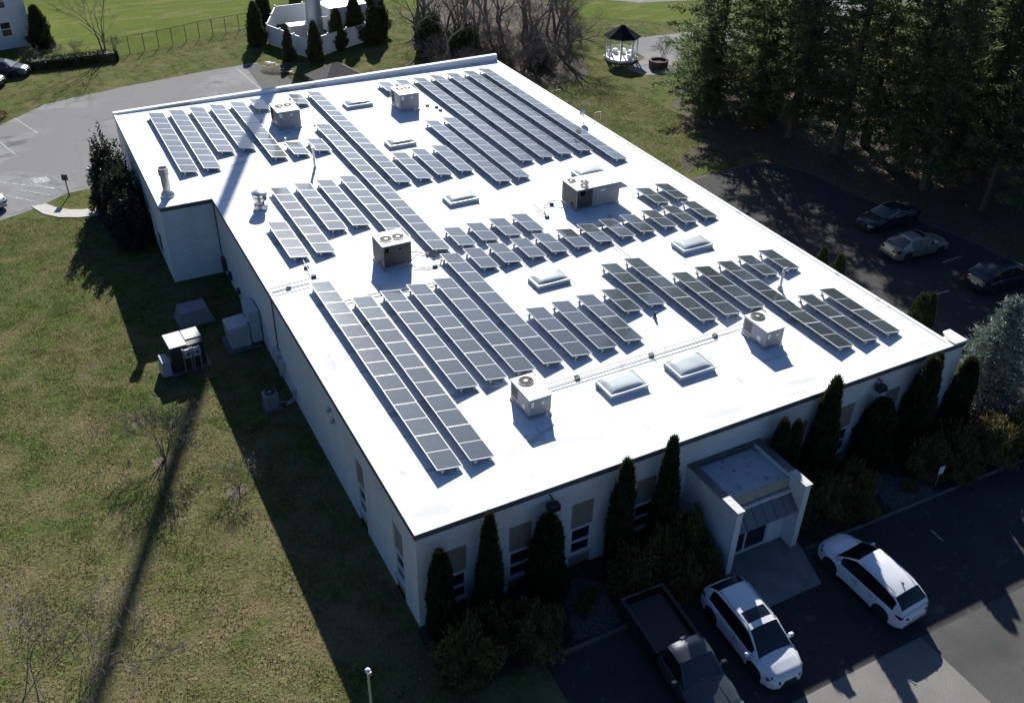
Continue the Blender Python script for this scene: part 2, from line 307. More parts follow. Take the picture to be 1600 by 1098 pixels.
struct('entrance_pad', MB().prism([(12.6, -5.35), (15.75, -5.35), (16.3, -3.4), (16.3, -2.4), (12.6, -2.4)], 0, .06), mat('pad_concrete', (.2, .195, .185), .9, noise=(1.5, .2)))
struct('planting_bed', MB().sheet(wob([(.3, -3.4), (3.5, -3.55), (12.3, -3.45), (12.3, -.02), (-.2, -.02), (-.3, -2)], .06, .7, 6), .012), M_MULCH)
mb = MB(); mb.sheet(wob([(16.35, -3.5), (30.4, -3.8), (33, 4), (28.4, 4), (28.4, -.02), (16.35, -.02)], .06, .7, 7), .02)
struct('mulch_bed', mb, M_MULCH)
mb = MB(); mb.sheet(wob([(5.0, -3.42), (7.2, -3.4), (7.6, -1.2), (6.6, -.6), (5.6, -1.7)], .12, .4, 8), .026); mb.sheet(wob([(21.7, -3.6), (24.5, -3.75), (24.3, -2.9), (22.8, -1.2), (21.9, -1.5)], .12, .4, 9), .026)
struct('stone_bed', mb, layered('pale_stones', [(9, 4, .45, .6, (.06, .055, .05))], base=(.12, .115, .105), bump=(20, 1, .06)))
mb = MB()
for a, b in (((3.5, -3.6), (12.5, -3.6)), ((16.4, -3.66), (30.5, -3.95))): mb.tube([(a[0], a[1], .05), (b[0], b[1], .05)], .085, 4)
struct('kerb', mb, mat('kerb_concrete', (.1, .095, .09), .9, noise=(3, .2)))
struct('woodland_floor', MB().sheet(wob([(28, 60), (29, 56), (33, 54.5), (40, 53.5), (43, 57), (43.5, 63), (48, 68), (52, 76), (50, 88), (38, 88), (33, 80), (29.5, 70)], .8, 1.5, 10), .006), M_LITTER)
struct('pine_needle_floor', MB().sheet(wob([(45.2, 8), (45, 22), (43.5, 31.2), (36, 31.5), (37, 34), (41, 36), (42, 41), (46, 47), (56, 50), (68, 46), (74, 34), (74, 14), (60, 2), (47.8, 0)], .7, 1.5, 11), .006), M_LITTER)
struct('building_edge_soil', MB().sheet(wob([(27.8, 50), (27.8, 4.2), (28.9, 4.2), (29.4, 20), (28.9, 35), (28.6, 50)], .15, .6, 12), .006), M_LITTER)
struct('gazebo_path', MB().sheet(wob([(45.8, 54.6), (46.2, 52.4), (49.2, 51.2), (53, 52.4), (60, 54), (76, 53.5), (78, 57.5), (61, 62.6), (53, 63.2), (50, 60), (49.6, 57)], .1, .8, 13), .010), M_ASPH)
struct('road', MB().sheet([(57, 80), (61.5, 75.7), (72, 73), (86, 52), (92, 40), (110, 24), (150, 10), (160, 30), (104, 72), (76, 90), (58, 96)], .012), M_ASPH)
mulch_spots = MB()
for (x, y, r, s) in ((-7.0, 14.3, .55, 1), (-4.5, 10.7, .5, 2)):
    rr = random.Random(s); mulch_spots.sheet([(x+r*(1+rr.uniform(-.25, .25))*math.cos(t), y+r*(1+rr.uniform(-.25, .25))*math.sin(t)) for t in np.linspace(0, 2*math.pi, 18)[:-1]], .006)
struct('bare_soil_patch', mulch_spots, layered('bare_soil', [(3, 7, .4, .6, (.17, .13, .09)), (18, 4, .6, .66, (.34, .28, .23)), (5, 6, .5, .6, (.08, .085, .03))], base=(.13, .1, .07), bump=(16, 1, .1)))

def zg(y): return -.45*max(0, min(1, (-3.6-y)/5.4))
import bmesh
for o in [q for q in bpy.data.objects if q.get('kind') == 'structure']:
    b = bmesh.new(); b.from_mesh(o.data)
    for k in range(5):
        bmesh.ops.bisect_plane(b, geom=b.verts[:]+b.edges[:]+b.faces[:], plane_co=(0, -3.6-k*1.35, 0), plane_no=(0, 1, 0))
    for v in b.verts: v.co.z += zg(v.co.y)
    b.to_mesh(o.data); b.free()

# ------------------------------------------------------------------ the building
W_, L_, NX, NY = 27.72, 48.3, -3.08, 31.1
bld = thing('office_building', 'long flat-roofed single-storey building of pale painted block under a bright white membrane roof', 'building', (0, 0, 0))
def wall_panel(mb, p0, p1, z0, z1, holes, t=.3):
    """wall along p0->p1 (outer face), thickness t to the left, rectangular holes (s0,s1,zb,zt)"""
    d = Vector((p1[0]-p0[0], p1[1]-p0[1])); ln = d.length; d.normalize(); nn = Vector((-d.y, d.x))*t
    def bx(s0, s1, a, b):
        q = [(p0[0]+d.x*s, p0[1]+d.y*s) for s in (s0, s1)]
        mb.prism([q[0], q[1], (q[1][0]+nn.x, q[1][1]+nn.y), (q[0][0]+nn.x, q[0][1]+nn.y)], a, b)
    s = 0
    for (a, b, zb, zt) in sorted(holes):
        if a > s: bx(s, a, z0, z1)
        if zb > z0: bx(a, b, z0, zb)
        if zt < z1: bx(a, b, zt, z1)
        s = b
    if s < ln: bx(s, ln, z0, z1)
fw = [1.0, 3.86, 6.68, 9.76, 18.0, 20.84, 23.78]
mb = MB()
wall_panel(mb, (0, 0), (28.5, 0), -.02, H-.24, [(x, x+1.04, 0, 3.6) for x in fw] )
wall_panel(mb, (0, NY), (0, .303), -.02, H-.24, [(NY-y-.98, NY-y, 0, 3.65) for y in (1.42, 5.68)])
wall_panel(mb, (NX, NY), (-.003, NY), -.02, H-.24, [])
wall_panel(mb, (NX, L_), (NX, NY+.303), -.02, H-.24, [])
wall_panel(mb, (W_, .303), (W_, L_-.303), -.02, H-.24, [])
wall_panel(mb, (W_, L_), (NX+.303, L_), -.02, H-.24, [])
# shallow piers between the front bays
mb.prism([(28.2, .303), (28.5, .303), (28.5, 1.0), (28.2, 1.0)], -.02, H-.24)
obj('wall', mb, M_WALL, bld)
inner = [(0.01, 0.01), (W_, 0.01), (W_, L_), (NX+.01, L_), (NX+.01, NY+.01), (0.01, NY+.01)]
mb = MB().prism(inner, H-.1, H)
rf = obj('roof', mb, M_ROOF, bld)
# dark metal edge band below the roof line
mb = MB()
def band(p0, p1, z0, z1, out=.05, inn=.28):
    d = Vector((p1[0]-p0[0], p1[1]-p0[1])).normalized(); n = Vector((d.y, -d.x))
    mb.prism([(p0[0]+n.x*out, p0[1]+n.y*out), (p1[0]+n.x*out, p1[1]+n.y*out), (p1[0]-n.x*inn, p1[1]-n.y*inn), (p0[0]-n.x*inn, p0[1]-n.y*inn)], z0, z1)
band((-.05, 0), (28.55, 0), H-.24, H-.012); band((0, NY-.0), (0, .32), H-.24, H-.012); band((NX, NY), (-.06, NY), H-.24, H-.012)
band((NX, L_), (NX, NY+.3), H-.24, H-.012); band((W_, .32), (W_, L_-.32), H-.24, H-.012); band((W_, L_), (NX+.3, L_), H-.24, H-.012)
obj('roof_edge_trim', mb, M_FASC, bld)
# white edge strip on top and the taller parapet at the back
mb = MB()
mb.prism([(-.04, -.04), (28.54, -.04), (28.54, .2), (-.04, .2)], H-.009, H+.035)
mb.prism([(-.04, .2), (.16, .2), (.16, NY+.0), (-.04, NY+.0)], H-.009, H+.035)
mb.prism([(NX-.04, NY-.04), (-.04, NY-.04), (-.04, NY+.16), (NX-.04, NY+.16)], H-.009, H+.03)
mb.prism([(NX-.04, NY+.16), (NX+.16, NY+.16), (NX+.16, L_-.3), (NX-.04, L_-.3)], H-.009, H+.035)
mb.prism([(W_-.16, .2), (W_+.04, .2), (W_+.04, L_-.3), (W_-.16, L_-.3)], H-.009, H+.035)
obj('roof_edge_strip', mb, M_ROOF, bld)
mb = MB(); y0, y1 = L_-.3, L_+.05
mb.add([(NX-.04, y0, H-.2), (W_+.05, y0, H-.2), (W_+.05, y1, H-.2), (NX-.04, y1, H-.2), (NX-.04, y0, H+.12), (W_+.05, y0, H+.5), (W_+.05, y1, H+.5), (NX-.04, y1, H+.12)],
       [(0, 3, 2, 1), (4, 5, 6, 7), (0, 1, 5, 4), (1, 2, 6, 5), (2, 3, 7, 6), (3, 0, 4, 7)])
obj('back_parapet', mb, M_ROOF, bld)
mb = MB(); mb.prism([(W_+.02, -.04), (28.55, -.04), (28.55, 1.0), (W_+.35, 1.0), (W_+.02, .4)], H+.036, H+.11)
obj('corner_parapet', mb, M_ROOF, bld)
# floor inside so windows do not show the ground
obj('interior_floor', MB().prism([(.35, .35), (W_-.35, .35), (W_-.35, L_-.35), (.35, L_-.35)], .01, .03), mat('dark_carpet', (.05, .05, .05), .9), bld)
def window(parent, s, ax, front):
    """one bay: tan infill above and below, white double-hung window between; ax 'x' on the front wall, 'y' on the left wall"""
    def P(u0, u1, d0, d1, z0, z1, mb):
        if ax == 'x': mb.box(s+u0, s+u1, front+d0, front+d1, z0, z1)
        else: mb.box(front+d0, front+d1, s+u0, s+u1, z0, z1)
        return mb
    wd = 1.04 if ax == 'x' else .98
    obj('infill_panel', P(.003, wd-.003, .08, .16, 2.2, 3.597, MB()), M_TAN, parent)
    obj('infill_panel', P(.003, wd-.003, .08, .16, 0, .72, MB()), M_TAN, parent)
    m = MB(); P(.003, .1, .03, .13, .72, 2.2, m); P(wd-.1, wd-.003, .03, .13, .72, 2.2, m); P(.1, wd-.1, .03, .13, 2.1, 2.2, m); P(.1, wd-.1, .02, .13, .72, .81, m); P(.1, wd-.1, .04, .12, 1.36, 1.46, m)
    fr = obj('window', m, WHITE, parent)
    obj('window_pane', P(.1, wd-.1, .09, .105, .81, 2.1, MB()), M_GLASSW, fr)
    obj('window_sill', P(-.02, wd+.02, -.04, .03, .66, .72, MB()), M_CONC, fr)
    obj('window_blind', P(.1, wd-.1, .135, .14, 1.46 if random.random() < .4 else 1.75, 2.1, MB()), mat('blind', (.5, .5, .48), .8), fr)
for x in fw: window(bld, x, 'x', 0)
for y in (1.42, 5.68): window(bld, y, 'y', 0)
# flood lamps high on the front wall
for x in (5.6, 13.9, 22.9):
    if x == 13.9: continue
    m = MB(); m.tube([(x, 0, 4.62), (x, -.22, 4.6), (x, -.3, 4.42)], .04, 6); m.bbox(x-.26, x+.26, -.5, -.12, 4.14, 4.42, .05)
    lp = obj('wall_lamp', m, mat('bronze_lamp', (.03, .03, .032), .5), bld)
    obj('lamp_glass', MB().box(x-.2, x+.2, -.515, -.502, 4.17, 4.34), M_GLASSW, lp)
# entrance portico
M_CAP = mat('portico_cap_metal', (.5, .5, .49), .6, noise=(5, .2))
for x0 in (12.32, 15.85):
    pw = obj('portico_wall', MB().box(x0, x0+.3, -3.3, -.003, -.01, 3.52), M_WALL, bld)
    obj('portico_cap', MB().box(x0-.04, x0+.34, -3.34, -2.32, 3.523, 3.6), M_CAP, pw)
m = MB()
for x0 in (12.28, 15.81): m.box(x0, x0+.38, -2.318, -.01, 3.523, 3.56)
m.box(12.66, 15.81, -.12, -.01, 3.3, 3.56)
obj('portico_coping', m, M_FASC, bld)
obj('portico_roof', MB().box(12.63, 15.84, -2.32, -.13, 3.16, 3.26), layered('grey_membrane', [(1.2, 6, .5, .7, (.36, .37, .38)), (3, 6, .62, .68, (.2, .2, .2))], base=(.48, .49, .52), rough=.7), bld)
obj('portico_fascia', MB().box(12.63, 15.84, -2.42, -2.323, 2.82, 3.34), mat('fascia_tan', (.38, .35, .28), .7, noise=(3, .1)), bld)
m = MB()
m.add([(12.64, -2.425, 2.86), (15.83, -2.425, 2.86), (15.83, -3.22, 2.14), (12.64, -3.22, 2.14), (12.64, -2.425, 2.80), (15.83, -2.425, 2.80), (15.83, -3.2, 2.08), (12.64, -3.2, 2.08)],
      [(0, 3, 2, 1), (4, 5, 6, 7), (0, 1, 5, 4), (1, 2, 6, 5), (2, 3, 7, 6), (3, 0, 4, 7)])
for k in range(7):
    x = 12.66+k*.522
    m.add([(x, -2.43, 2.9), (x+.03, -2.43, 2.9), (x+.03, -3.24, 2.17), (x, -3.24, 2.17), (x, -2.43, 2.85), (x+.03, -2.43, 2.85), (x+.03, -3.24, 2.12), (x, -3.24, 2.12)],
          [(0, 3, 2, 1), (4, 5, 6, 7), (0, 1, 5, 4), (1, 2, 6, 5), (2, 3, 7, 6), (3, 0, 4, 7)])
obj('awning', m, mat('grey_standing_seam', (.17, .18, .19), .45, metal=.3), bld)
m = MB(); m.box(15.0, 15.84, -2.62, -2.42, 0, 2.8); m.box(12.63, 15.0, -2.6, -2.45, 2.3, 2.8)
obj('entrance_wall', m, M_WALL, bld)
m = MB()
for a, b in ((12.63, 12.72), (13.74, 13.84), (14.9, 15.0)): m.box(a, b, -2.6, -2.5, .06, 2.3)
for a, b in ((12.72, 13.74), (13.84, 14.9)): m.box(a, b, -2.6, -2.5, 2.2, 2.3); m.box(a, b, -2.6, -2.5, .06, .2)
dr = obj('entrance_door', m, mat('door_frame_white', (.6, .6, .58), .5), bld)
obj('door_glass', MB().box(12.72, 13.74, -2.56, -2.54, .2, 2.2).box(13.84, 14.9, -2.56, -2.54, .2, 2.2), M_GLASSW, dr)
obj('door_handle', MB().tube([(13.66, -2.6, 1.0), (13.66, -2.68, 1.02), (13.66, -2.68, 1.3), (13.66, -2.6, 1.32)], .018, 6), ALU, dr)
# services fixed on the left wall
m = MB()
for y, z in ((9.6, 3.95), (9.2, 3.6)): m.lathe([(.1, 0), (.12, .1), (.05, .2)], 10, (-.1, y, z))
obj('wall_vent', m, M_STEEL, bld)
m = MB(); m.tube([(-.05, 18.45, 4.98), (-.06, 18.45, 1.7)], .03, 6); m.tube([(-.05, 31.0, 4.7), (-.06, 30.9, .3)], .03, 6)
obj('wall_conduit', m, M_COIL, bld)
m = MB(); m.box(-.3, -.003, 18.1, 18.8, 1.05, 1.8); m.box(-.26, -.003, 17.4, 17.85, 1.0, 1.6); m.tube([(-.1, 18.5, 1.05), (-.1, 18.5, .1)], .05, 6); m.tube([(-.12, 17.6, 1), (-.12, 17.6, .5)], .04, 6)
obj('switch_box', m, mat('grey_box', (.42, .43, .44), .5, noise=(4, .15)), bld)
m = MB(); m.tube([(-.05, 15.9, .9), (-.05, 15.9, .3), (-.6, 15.7, .28)], .035, 6); m.box(-.2, -.003, 15.7, 15.9, .8, 1.0)
obj('wall_pipe', m, M_STEEL, bld)
m = MB(); m.box(-.25, -.003, 30.0, 30.5, .6, 1.4); m.box(-.2, -.003, 28.9, 29.2, .5, 1.0); m.box(-.18, -.003, 26.9, 27.2, .6, .9)
obj('service_panel', m, M_COIL, bld)
# dark openings along the far left wall behind the evergreens
for y in (33.4, 36.4, 45.4):
    f = obj('window', MB().box(NX-.05, NX+.02, y, y+1.0, .8, 2.2), WHITE, bld); obj('window_pane', MB().box(NX-.055, NX-.052, y+.08, y+.92, .88, 2.12), M_GLASSW, f)
# skylights
def skylight(x0, x1, y0, y1):
    z = H
    m = MB(); m.box(x0, x1, y0, y0+.07, z, z+.19); m.box(x0, x1, y1-.07, y1, z, z+.19); m.box(x0, x0+.07, y0+.07, y1-.07, z, z+.19); m.box(x1-.07, x1, y0+.07, y1-.07, z, z+.19)
    m.box(x0-.03, x1+.03, y0-.03, y0+.06, z+.192, z+.235); m.box(x0-.03, x1+.03, y1-.06, y1+.03, z+.192, z+.235); m.box(x0-.03, x0+.06, y0+.06, y1-.06, z+.192, z+.235); m.box(x1-.06, x1+.03, y0+.06, y1-.06, z+.192, z+.235)
    s = obj('skylight', m, mat('skylight_frame', (.48, .5, .53), .45), bld)
    m = MB(); n = 14
    for j in range(n+1):
        for i in range(n+1):
            u = i/n; v = j/n; q = (1-(2*u-1)**4)*(1-(2*v-1)**4)
            m.v.append((x0+.06+(x1-x0-.12)*u, y0+.06+(y1-y0-.12)*v, z+.2+.17*q**.6))
    for j in range(n):
        for i in range(n): m.f.append((j*(n+1)+i, j*(n+1)+i+1, (j+1)*(n+1)+i+1, (j+1)*(n+1)+i)); m.mi.append(0)
    obj('skylight_dome', m, M_DOME, s, smooth=True)
M_DOME = mat('acrylic_dome', (.48, .53, .52), .16, spec=.5, noise=(.7, .18, 3))
for q in ((12.4, 14.4, 42.1, 43.25), (12.45, 14.35, 33.7, 34.9), (12.4, 14.3, 23.95, 25.15), (21.4, 23.4, 23.95, 25.05), (21.45, 23.45, 13.0, 14.2), (12.38, 14.3, 13.15, 14.3), (10.68, 12.64, 3.62, 4.9), (14.22, 16.16, 3.4, 4.72)): skylight(*q)

# ------------------------------------------------------------------ solar rows
PITCH = 2.28; PW = 1.085; ZL, ZH = .178, .37
def module_mesh():
    mb = MB(); L = PITCH-.01; tz = (ZL-ZH)
    def pt(u, v, dz=0): return (u*PW, v, ZH+tz*u+dz)       # u 0 = high left edge, 1 = low right edge
    def bar(u0, u1, v0, v1, zb=-.04, zt=0):
        vs = [pt(u0, v0, zb), pt(u1, v0, zb), pt(u1, v1, zb), pt(u0, v1, zb), pt(u0, v0, zt), pt(u1, v0, zt), pt(u1, v1, zt), pt(u0, v1, zt)]
        mb.add(vs, [(0, 3, 2, 1), (4, 5, 6, 7), (0, 1, 5, 4), (1, 2, 6, 5), (2, 3, 7, 6), (3, 0, 4, 7)])
    mb.cur = 0; e = .024
    bar(0, 1, 0, .02); bar(0, 1, L-.02, L); bar(0, e, .02, L-.02); bar(1-e, 1, .02, L-.02); bar(e, 1-e, L/2-.011, L/2+.011, -.02, -.003)
    mb.cur = 1; bar(e, 1-e, .02, L/2-.011, -.03, -.006); bar(e, 1-e, L/2+.011, L-.02, -.03, -.006)
    return mb
MOD = obj('solar_module', module_mesh(), [ALU, M_CELL]); MODME = MOD.data; bpy.data.objects.remove(MOD)
def rack_mesh(n):
    mb = MB(); L = n*PITCH-.03
    for (x, zt) in ((.22, ZH+(ZL-ZH)*.22-.045), (.86, ZH+(ZL-ZH)*.86-.045)):
        mb.box(x-.025, x+.025, .1, L-.1, zt-.05, zt)
        y = .06
        for k in range(2*n+1):
            yy = min(max(.06+k*(L-.12)/(2*n), .06), L-.06)
            mb.box(x-.03, x+.03, yy-.03, yy+.03, .05, zt-.05); mb.box(x-.09, x+.09, yy-.07, yy+.07, .002, .05)
            if k in (0, 2*n): mb.box(x-.05, x+.05, yy+(-.1 if k == 0 else .03), yy+(-.03 if k == 0 else .1), zt-.1, zt)
    return mb
RACKS = {}
def solar_row(k, x, y, n, label, group):
    t = thing('solar_panel_row', label, 'solar panels', (x, y, H), 0, group)
    if n not in RACKS: RACKS[n] = obj('mounting_rack', rack_mesh(n), mat('rack_steel', (.5, .5, .5), .5, metal=.3) if not RACKS else list(RACKS.values())[0].data.materials[0], t)
    else:
        o = bpy.data.objects.new('mounting_rack', RACKS[n].data); link(o, t)
    for i in range(n):
        o = bpy.data.objects.new('solar_module', MODME); link(o, t, (0, i*PITCH, random.uniform(-.004, .004))); o.rotation_euler = (random.uniform(-.004, .004), random.uniform(-.006, .006), 0)
GA = 'solar rows on the back left wing of the roof'; GB = 'long solar rows in the middle of the roof'; GC = 'solar rows beside the left roof edge, midway along'
GD = 'solar rows on the front left of the roof'; GE = 'solar rows on the front right of the roof'; GF = 'short two-pane solar tables in the middle of the roof'; GG = 'solar rows on the back right of the roof'
ROWS = [
 ('A1', -.98, 35.05, 5, 'solar row nearest the left roof edge on the back left wing', GA),
 ('A2', .42, 35.0, 5, 'second solar row in from the left roof edge on the back left wing', GA),
 ('A3', 1.86, 37.3, 4, 'third solar row in from the left roof edge on the back left wing', GA),
 ('A4', 3.27, 37.25, 4, 'fourth solar row from the left on the back wing, front end in pole shadow', GA),
 ('A5', 4.75, 34.9, 5, 'fifth solar row from the left on the back wing, crossed by the pole shadow', GA),
 ('A6', 6.19, 44.1, 1, 'short solar table at the back parapet lying under the pole shadow', GA),
 ('A7', 9.08, 43.96, 1, 'short solar table at the back parapet, behind and right of the two-fan rooftop unit', GA),
 ('A8', 6.2, 34.8, 1, 'short solar table just in front of the back left two-fan rooftop unit', GA),
 ('A9', 7.66, 34.8, 1, 'short solar table beside the thin vent pipe, right of its twin', GA),
 ('B1', 10.52, 27.95, 8, 'eight-module solar row running from the back parapet down the middle left of the roof', GB),
 ('B2', 9.03, 18.9, 9, 'nine-module solar row passing right of the dark two-fan rooftop unit', GB),
 ('C1', 3.3, 21.3, 4, 'four-module solar row beside the mushroom vent, leftmost of the middle group', GC),
 ('C2', 4.76, 23.55, 3, 'three-module solar row second from the mushroom vent', GC),
 ('C3', 6.14, 23.5, 3, 'three-module solar row third from the mushroom vent, behind the dark two-fan unit', GC),
 ('C4', 7.61, 21.2, 4, 'four-module solar row whose front end is hidden by the dark two-fan rooftop unit', GC),
 ('C5', 1.88, 21.35, 2, 'two-module solar row alone near the left roof edge, front of the mushroom vent', GC),
 ('D1', 1.97, 2.45, 7, 'seven-module solar row with bright sun glint, nearest the left edge at the roof front', GD),
 ('D2', 3.36, 2.4, 6, 'six-module solar row, second from the left edge, reaching almost to the front roof edge', GD),
 ('D3', 4.86, 6.9, 4, 'four-module solar row third from the left, back end shaded by the dark unit', GD),
 ('D4', 6.28, 6.9, 4, 'four-module solar row fourth from the left edge at the roof front', GD),
 ('D5', 7.7, 6.9, 4, 'four-module solar row ending just behind the front left single-fan unit', GD),
 ('D6', 9.15, 6.87, 5, 'five-module solar row right of the one ending at the front left single-fan unit', GD),
 ('D7', 10.62, 6.82, 2, 'two-module solar row, left one of three alike in front of the square skylight', GD),
 ('D8', 12.03, 6.8, 2, 'two-module solar row, middle one of three alike in front of the square skylight', GD),
 ('D9', 13.48, 6.8, 2, 'two-module solar row, right one of three alike, beside a single short table', GD),
 ('D10', 14.92, 9.0, 1, 'single short solar table squeezed between longer rows at the roof front', GD),
 ('D11', 16.33, 9.0, 2, 'two-module solar row behind the tiny black roof vent', GD),
 ('D12', 17.78, 6.7, 3, 'three-module solar row at the end of the long cable from the big rooftop unit', GE),
 ('E1', 19.18, 6.6, 2, 'two-module solar row immediately right of the three-module row', GE),
 ('E2', 20.65, 6.57, 2, 'two-module solar row ending just behind the front right single-fan unit', GE),
 ('E3', 22.11, 1.95, 4, 'four-module solar row passing right of the front right single-fan unit', GE),
 ('E4', 23.53, 8.85, 1, 'short solar table left of the white gooseneck pipe', GE),
 ('E5', 24.97, 8.82, 1, 'short solar table behind the white gooseneck pipe, nearest the right roof edge', GE),
 ('E6', 23.61, 1.86, 2, 'two-module solar row in front of the gooseneck pipe, second from the right roof edge', GE),
 ('E7', 25.07, 1.86, 2, 'two-module solar row at the front right corner, nearest the right roof edge', GE),
 ('F1', 10.54, 18.75, 1, 'short solar table, leftmost of the back line of four in the roof middle', GF),
 ('F2', 11.95, 18.73, 1, 'short solar table, second of the back line of four in the roof middle', GF),
 ('F3', 13.38, 18.68, 1, 'short solar table, third of the back line of four in the roof middle', GF),
 ('F4', 14.8, 18.66, 1, 'short solar table, last of the back line of four, next to the cable loop', GF),
 ('F5', 10.51, 15.98, 1, 'short solar table, leftmost of the long front line across the roof middle', GF),
 ('F6', 11.91, 15.95, 1, 'short solar table, second from the left of the long front line, behind a skylight', GF),
 ('F7', 13.36, 15.91, 1, 'short solar table, third from the left of the long line across the middle', GF),
 ('F8', 14.76, 15.88, 1, 'short solar table, fourth from the left of the long line across the middle', GF),
 ('F9', 16.18, 15.81, 1, 'dark short solar table, fifth from the left, just left of the two shaded ones', GF),
 ('F10', 17.62, 15.81, 1, 'short solar table with shaded back corner, left of two, at the pipe start', GF),
 ('F11', 19.07, 15.79, 1, 'short solar table with shaded back end, right of two, before the big unit', GF),
 ('F12', 20.48, 15.77, 1, 'short solar table starting at the right end of the big rooftop unit shadow', GF),
 ('F13', 21.96, 15.75, 1, 'short solar table behind the right skylight, third from the right roof edge', GF),
 ('F14', 23.41, 15.73, 1, 'short solar table in the front line, second from the right roof edge', GF),
 ('F15', 24.87, 15.75, 1, 'short solar table in the front line, nearest the right roof edge', GF),
 ('F16', 23.43, 18.53, 1, 'short solar table right of the big unit hood, left one of a pair', GF),
 ('F17', 24.87, 18.53, 1, 'short solar table right of the big unit hood, right one of a pair', GF),
 ('G1', 16.2, 43.75, 1, 'short solar table half hidden behind the back right rooftop unit, left one', GG),
 ('G2', 17.62, 43.7, 1, 'short solar table half hidden behind the back right rooftop unit, right one', GG),
 ('G3', 19.1, 27.65, 8, 'eight-module solar row, leftmost of the four that reach the back parapet', GG),
 ('G4', 20.54, 27.6, 8, 'eight-module solar row, second of the four that reach the back parapet', GG),
 ('G5', 21.97, 27.55, 8, 'eight-module solar row, third of the four that reach the back parapet', GG),
 ('G6', 23.43, 27.48, 8, 'eight-module solar row, fourth of the four, beside the longest row', GG),
 ('G7', 24.82, 25.25, 9, 'nine-module solar row nearest the right roof edge at the back', GG),
 ('G8', 16.23, 25.4, 5, 'five-module solar row, left of a middle-length pair before the back right unit', GG),
 ('G9', 17.6, 25.45, 5, 'five-module solar row, right of a middle-length pair before the back right unit', GG),
 ('G10', 11.93, 27.86, 2, 'two-module solar row, left of three alike in front of the middle skylight', GG),
 ('G11', 13.32, 27.86, 2, 'two-module solar row, middle of three alike right of the long row', GG),
 ('G12', 14.79, 27.84, 2, 'two-module solar row, right of three alike next to the middle-length pair', GG)]
for r in ROWS: solar_row(*r)

# ------------------------------------------------------------------ rooftop units
def fan_parts(t, x, y, z, r):
    m = MB(); m.lathe([(r*1.08, 0), (r*1.08, .035), (r*.95, .04), (r*.95, .01)], 24, (x, y, z), capb=False, capt=False)
    f = obj('fan', m, M_COIL, t, smooth=40)
    m = MB(); m.lathe([(r*.95, .012), (0.01, .012)], 24, (x, y, z), capb=False, capt=False); 
    for k in range(6): 
        a = k*math.pi/3; m.add([(x, y, z+.02), (x+r*.8*math.cos(a), y+r*.8*math.sin(a), z+.03), (x+r*.8*math.cos(a+.5), y+r*.8*math.sin(a+.5), z+.018)], [(0, 1, 2)])
    obj('fan_blades', m, M_BLACK, f)
    m = MB(); m.lathe([(r*.3, .02), (r*.28, .045), (.02, .05)], 16, (x, y, z)); obj('fan_hub', m, M_CAB, f, smooth=40)
    m = MB()
    for q in (.5, .75): m.tube([(x+r*q*math.cos(a), y+r*q*math.sin(a), z+.04) for a in np.linspace(0, 2*math.pi, 25)], .006, 3, cap=False)
    obj('fan_guard', m, M_COIL, f)
def rtu(label, x0, y0, w, d, h, fans, coil=None, pipe=True, group='rooftop air conditioning units'):
    t = thing('rooftop_unit', label, 'air conditioner', (x0+w/2, y0+d/2, H), 0, group)
    a, b = w/2, d/2
    m = MB(); m.box(-a-.03, a+.03, -b-.03, b+.03, .003, .13); obj('curb', m, M_STEEL, t)
    m = MB(); m.bbox(-a, a, -b, b, .15, h-.03, .015); m.box(-a-.02, a+.02, -b-.02, b+.02, h-.06, h-.028)
    obj('cabinet', m, M_CAB, t)
    obj('top_panel', MB().bbox(-a-.03, a+.03, -b-.03, b+.03, h-.03, h, .01), mat('unit_top', (.66, .65, .62), .5, noise=(2, .1)), t)
    # panel seams, louvres and access doors on the left and front
    m = MB()
    for k in range(9): m.box(-a-.012, -a-.002, b*.25+k*b*.07, b*.25+k*b*.07+.02, .3, h-.15)
    obj('louvre', m, M_COIL, t)
    m = MB(); m.box(-a*.9, -a*.05, -b-.012, -b-.002, .22, h-.1); m.box(a*.03, a*.9, -b-.012, -b-.002, .22, h-.1); m.box(-a-.012, -a-.002, -b*.9, b*.1, .22, h-.1)
    obj('access_panel', m, mat('access_steel', (.28, .29, .31), .5, noise=(3, .1)), t)
    m = MB(); m.box(-a*.85, -a*.6, -b-.02, -b-.013, h-.42, h-.15); m.box(a*.1, a*.35, -b-.02, -b-.013, h-.36, h-.26); m.box(-a-.02, -a-.013, -b*.6, -b*.3, .3, .5)
    obj('rating_plate', m, WHITE, t)
    m = MB(); m.box(a+.002, a+.24, b*.1, b*.6, .4, h*.75); obj('intake_hood', m, M_CAB, t)
    if coil:
        m = MB()
        if 'f' in coil: m.box(-a+.05, a*.35 if 'p' in coil else a-.05, -b-.02, -b-.014, .2, h-.08)
        if 'l' in coil: m.box(-a-.02, -a-.014, -b+.05, b-.05, .2, h-.08)
        cc = obj('coil', m, M_COIL, t)
        g = MB()
        if 'f' in coil:
            for k in range(12): xx = -a+.08+k*(a*(1.2 if 'p' in coil else 1.85))/12; g.box(xx, xx+.012, -b-.03, -b-.021, .2, h-.08)
        if 'l' in coil:
            for k in range(10): yy = -b+.1+k*(2*b-.2)/10; g.box(-a-.03, -a-.021, yy, yy+.03 if k % 3 else yy+.06, .2, h-.08)
        obj('coil_guard', g, mat('guard_dark', (.11, .11, .11), .5), cc)
    for fx, fy, r in fans: fan_parts(t, fx*a, fy*b, h, r)
    if pipe:
        m = MB(); m.tube([(a*.45, -b, .3), (a*.45, -b-.18, .28), (a*.45, -b-.2, .05), (a*.45, -b-.75, .03)], .025, 6); obj('drain_pipe', m, WHITE, t)
    return t
rtu('single-fan rooftop unit in front of the left solar rows, near the front roof edge', 6.85, 4.0, 1.05, 1.68, 1.02, [(-.05, .5, .33)])
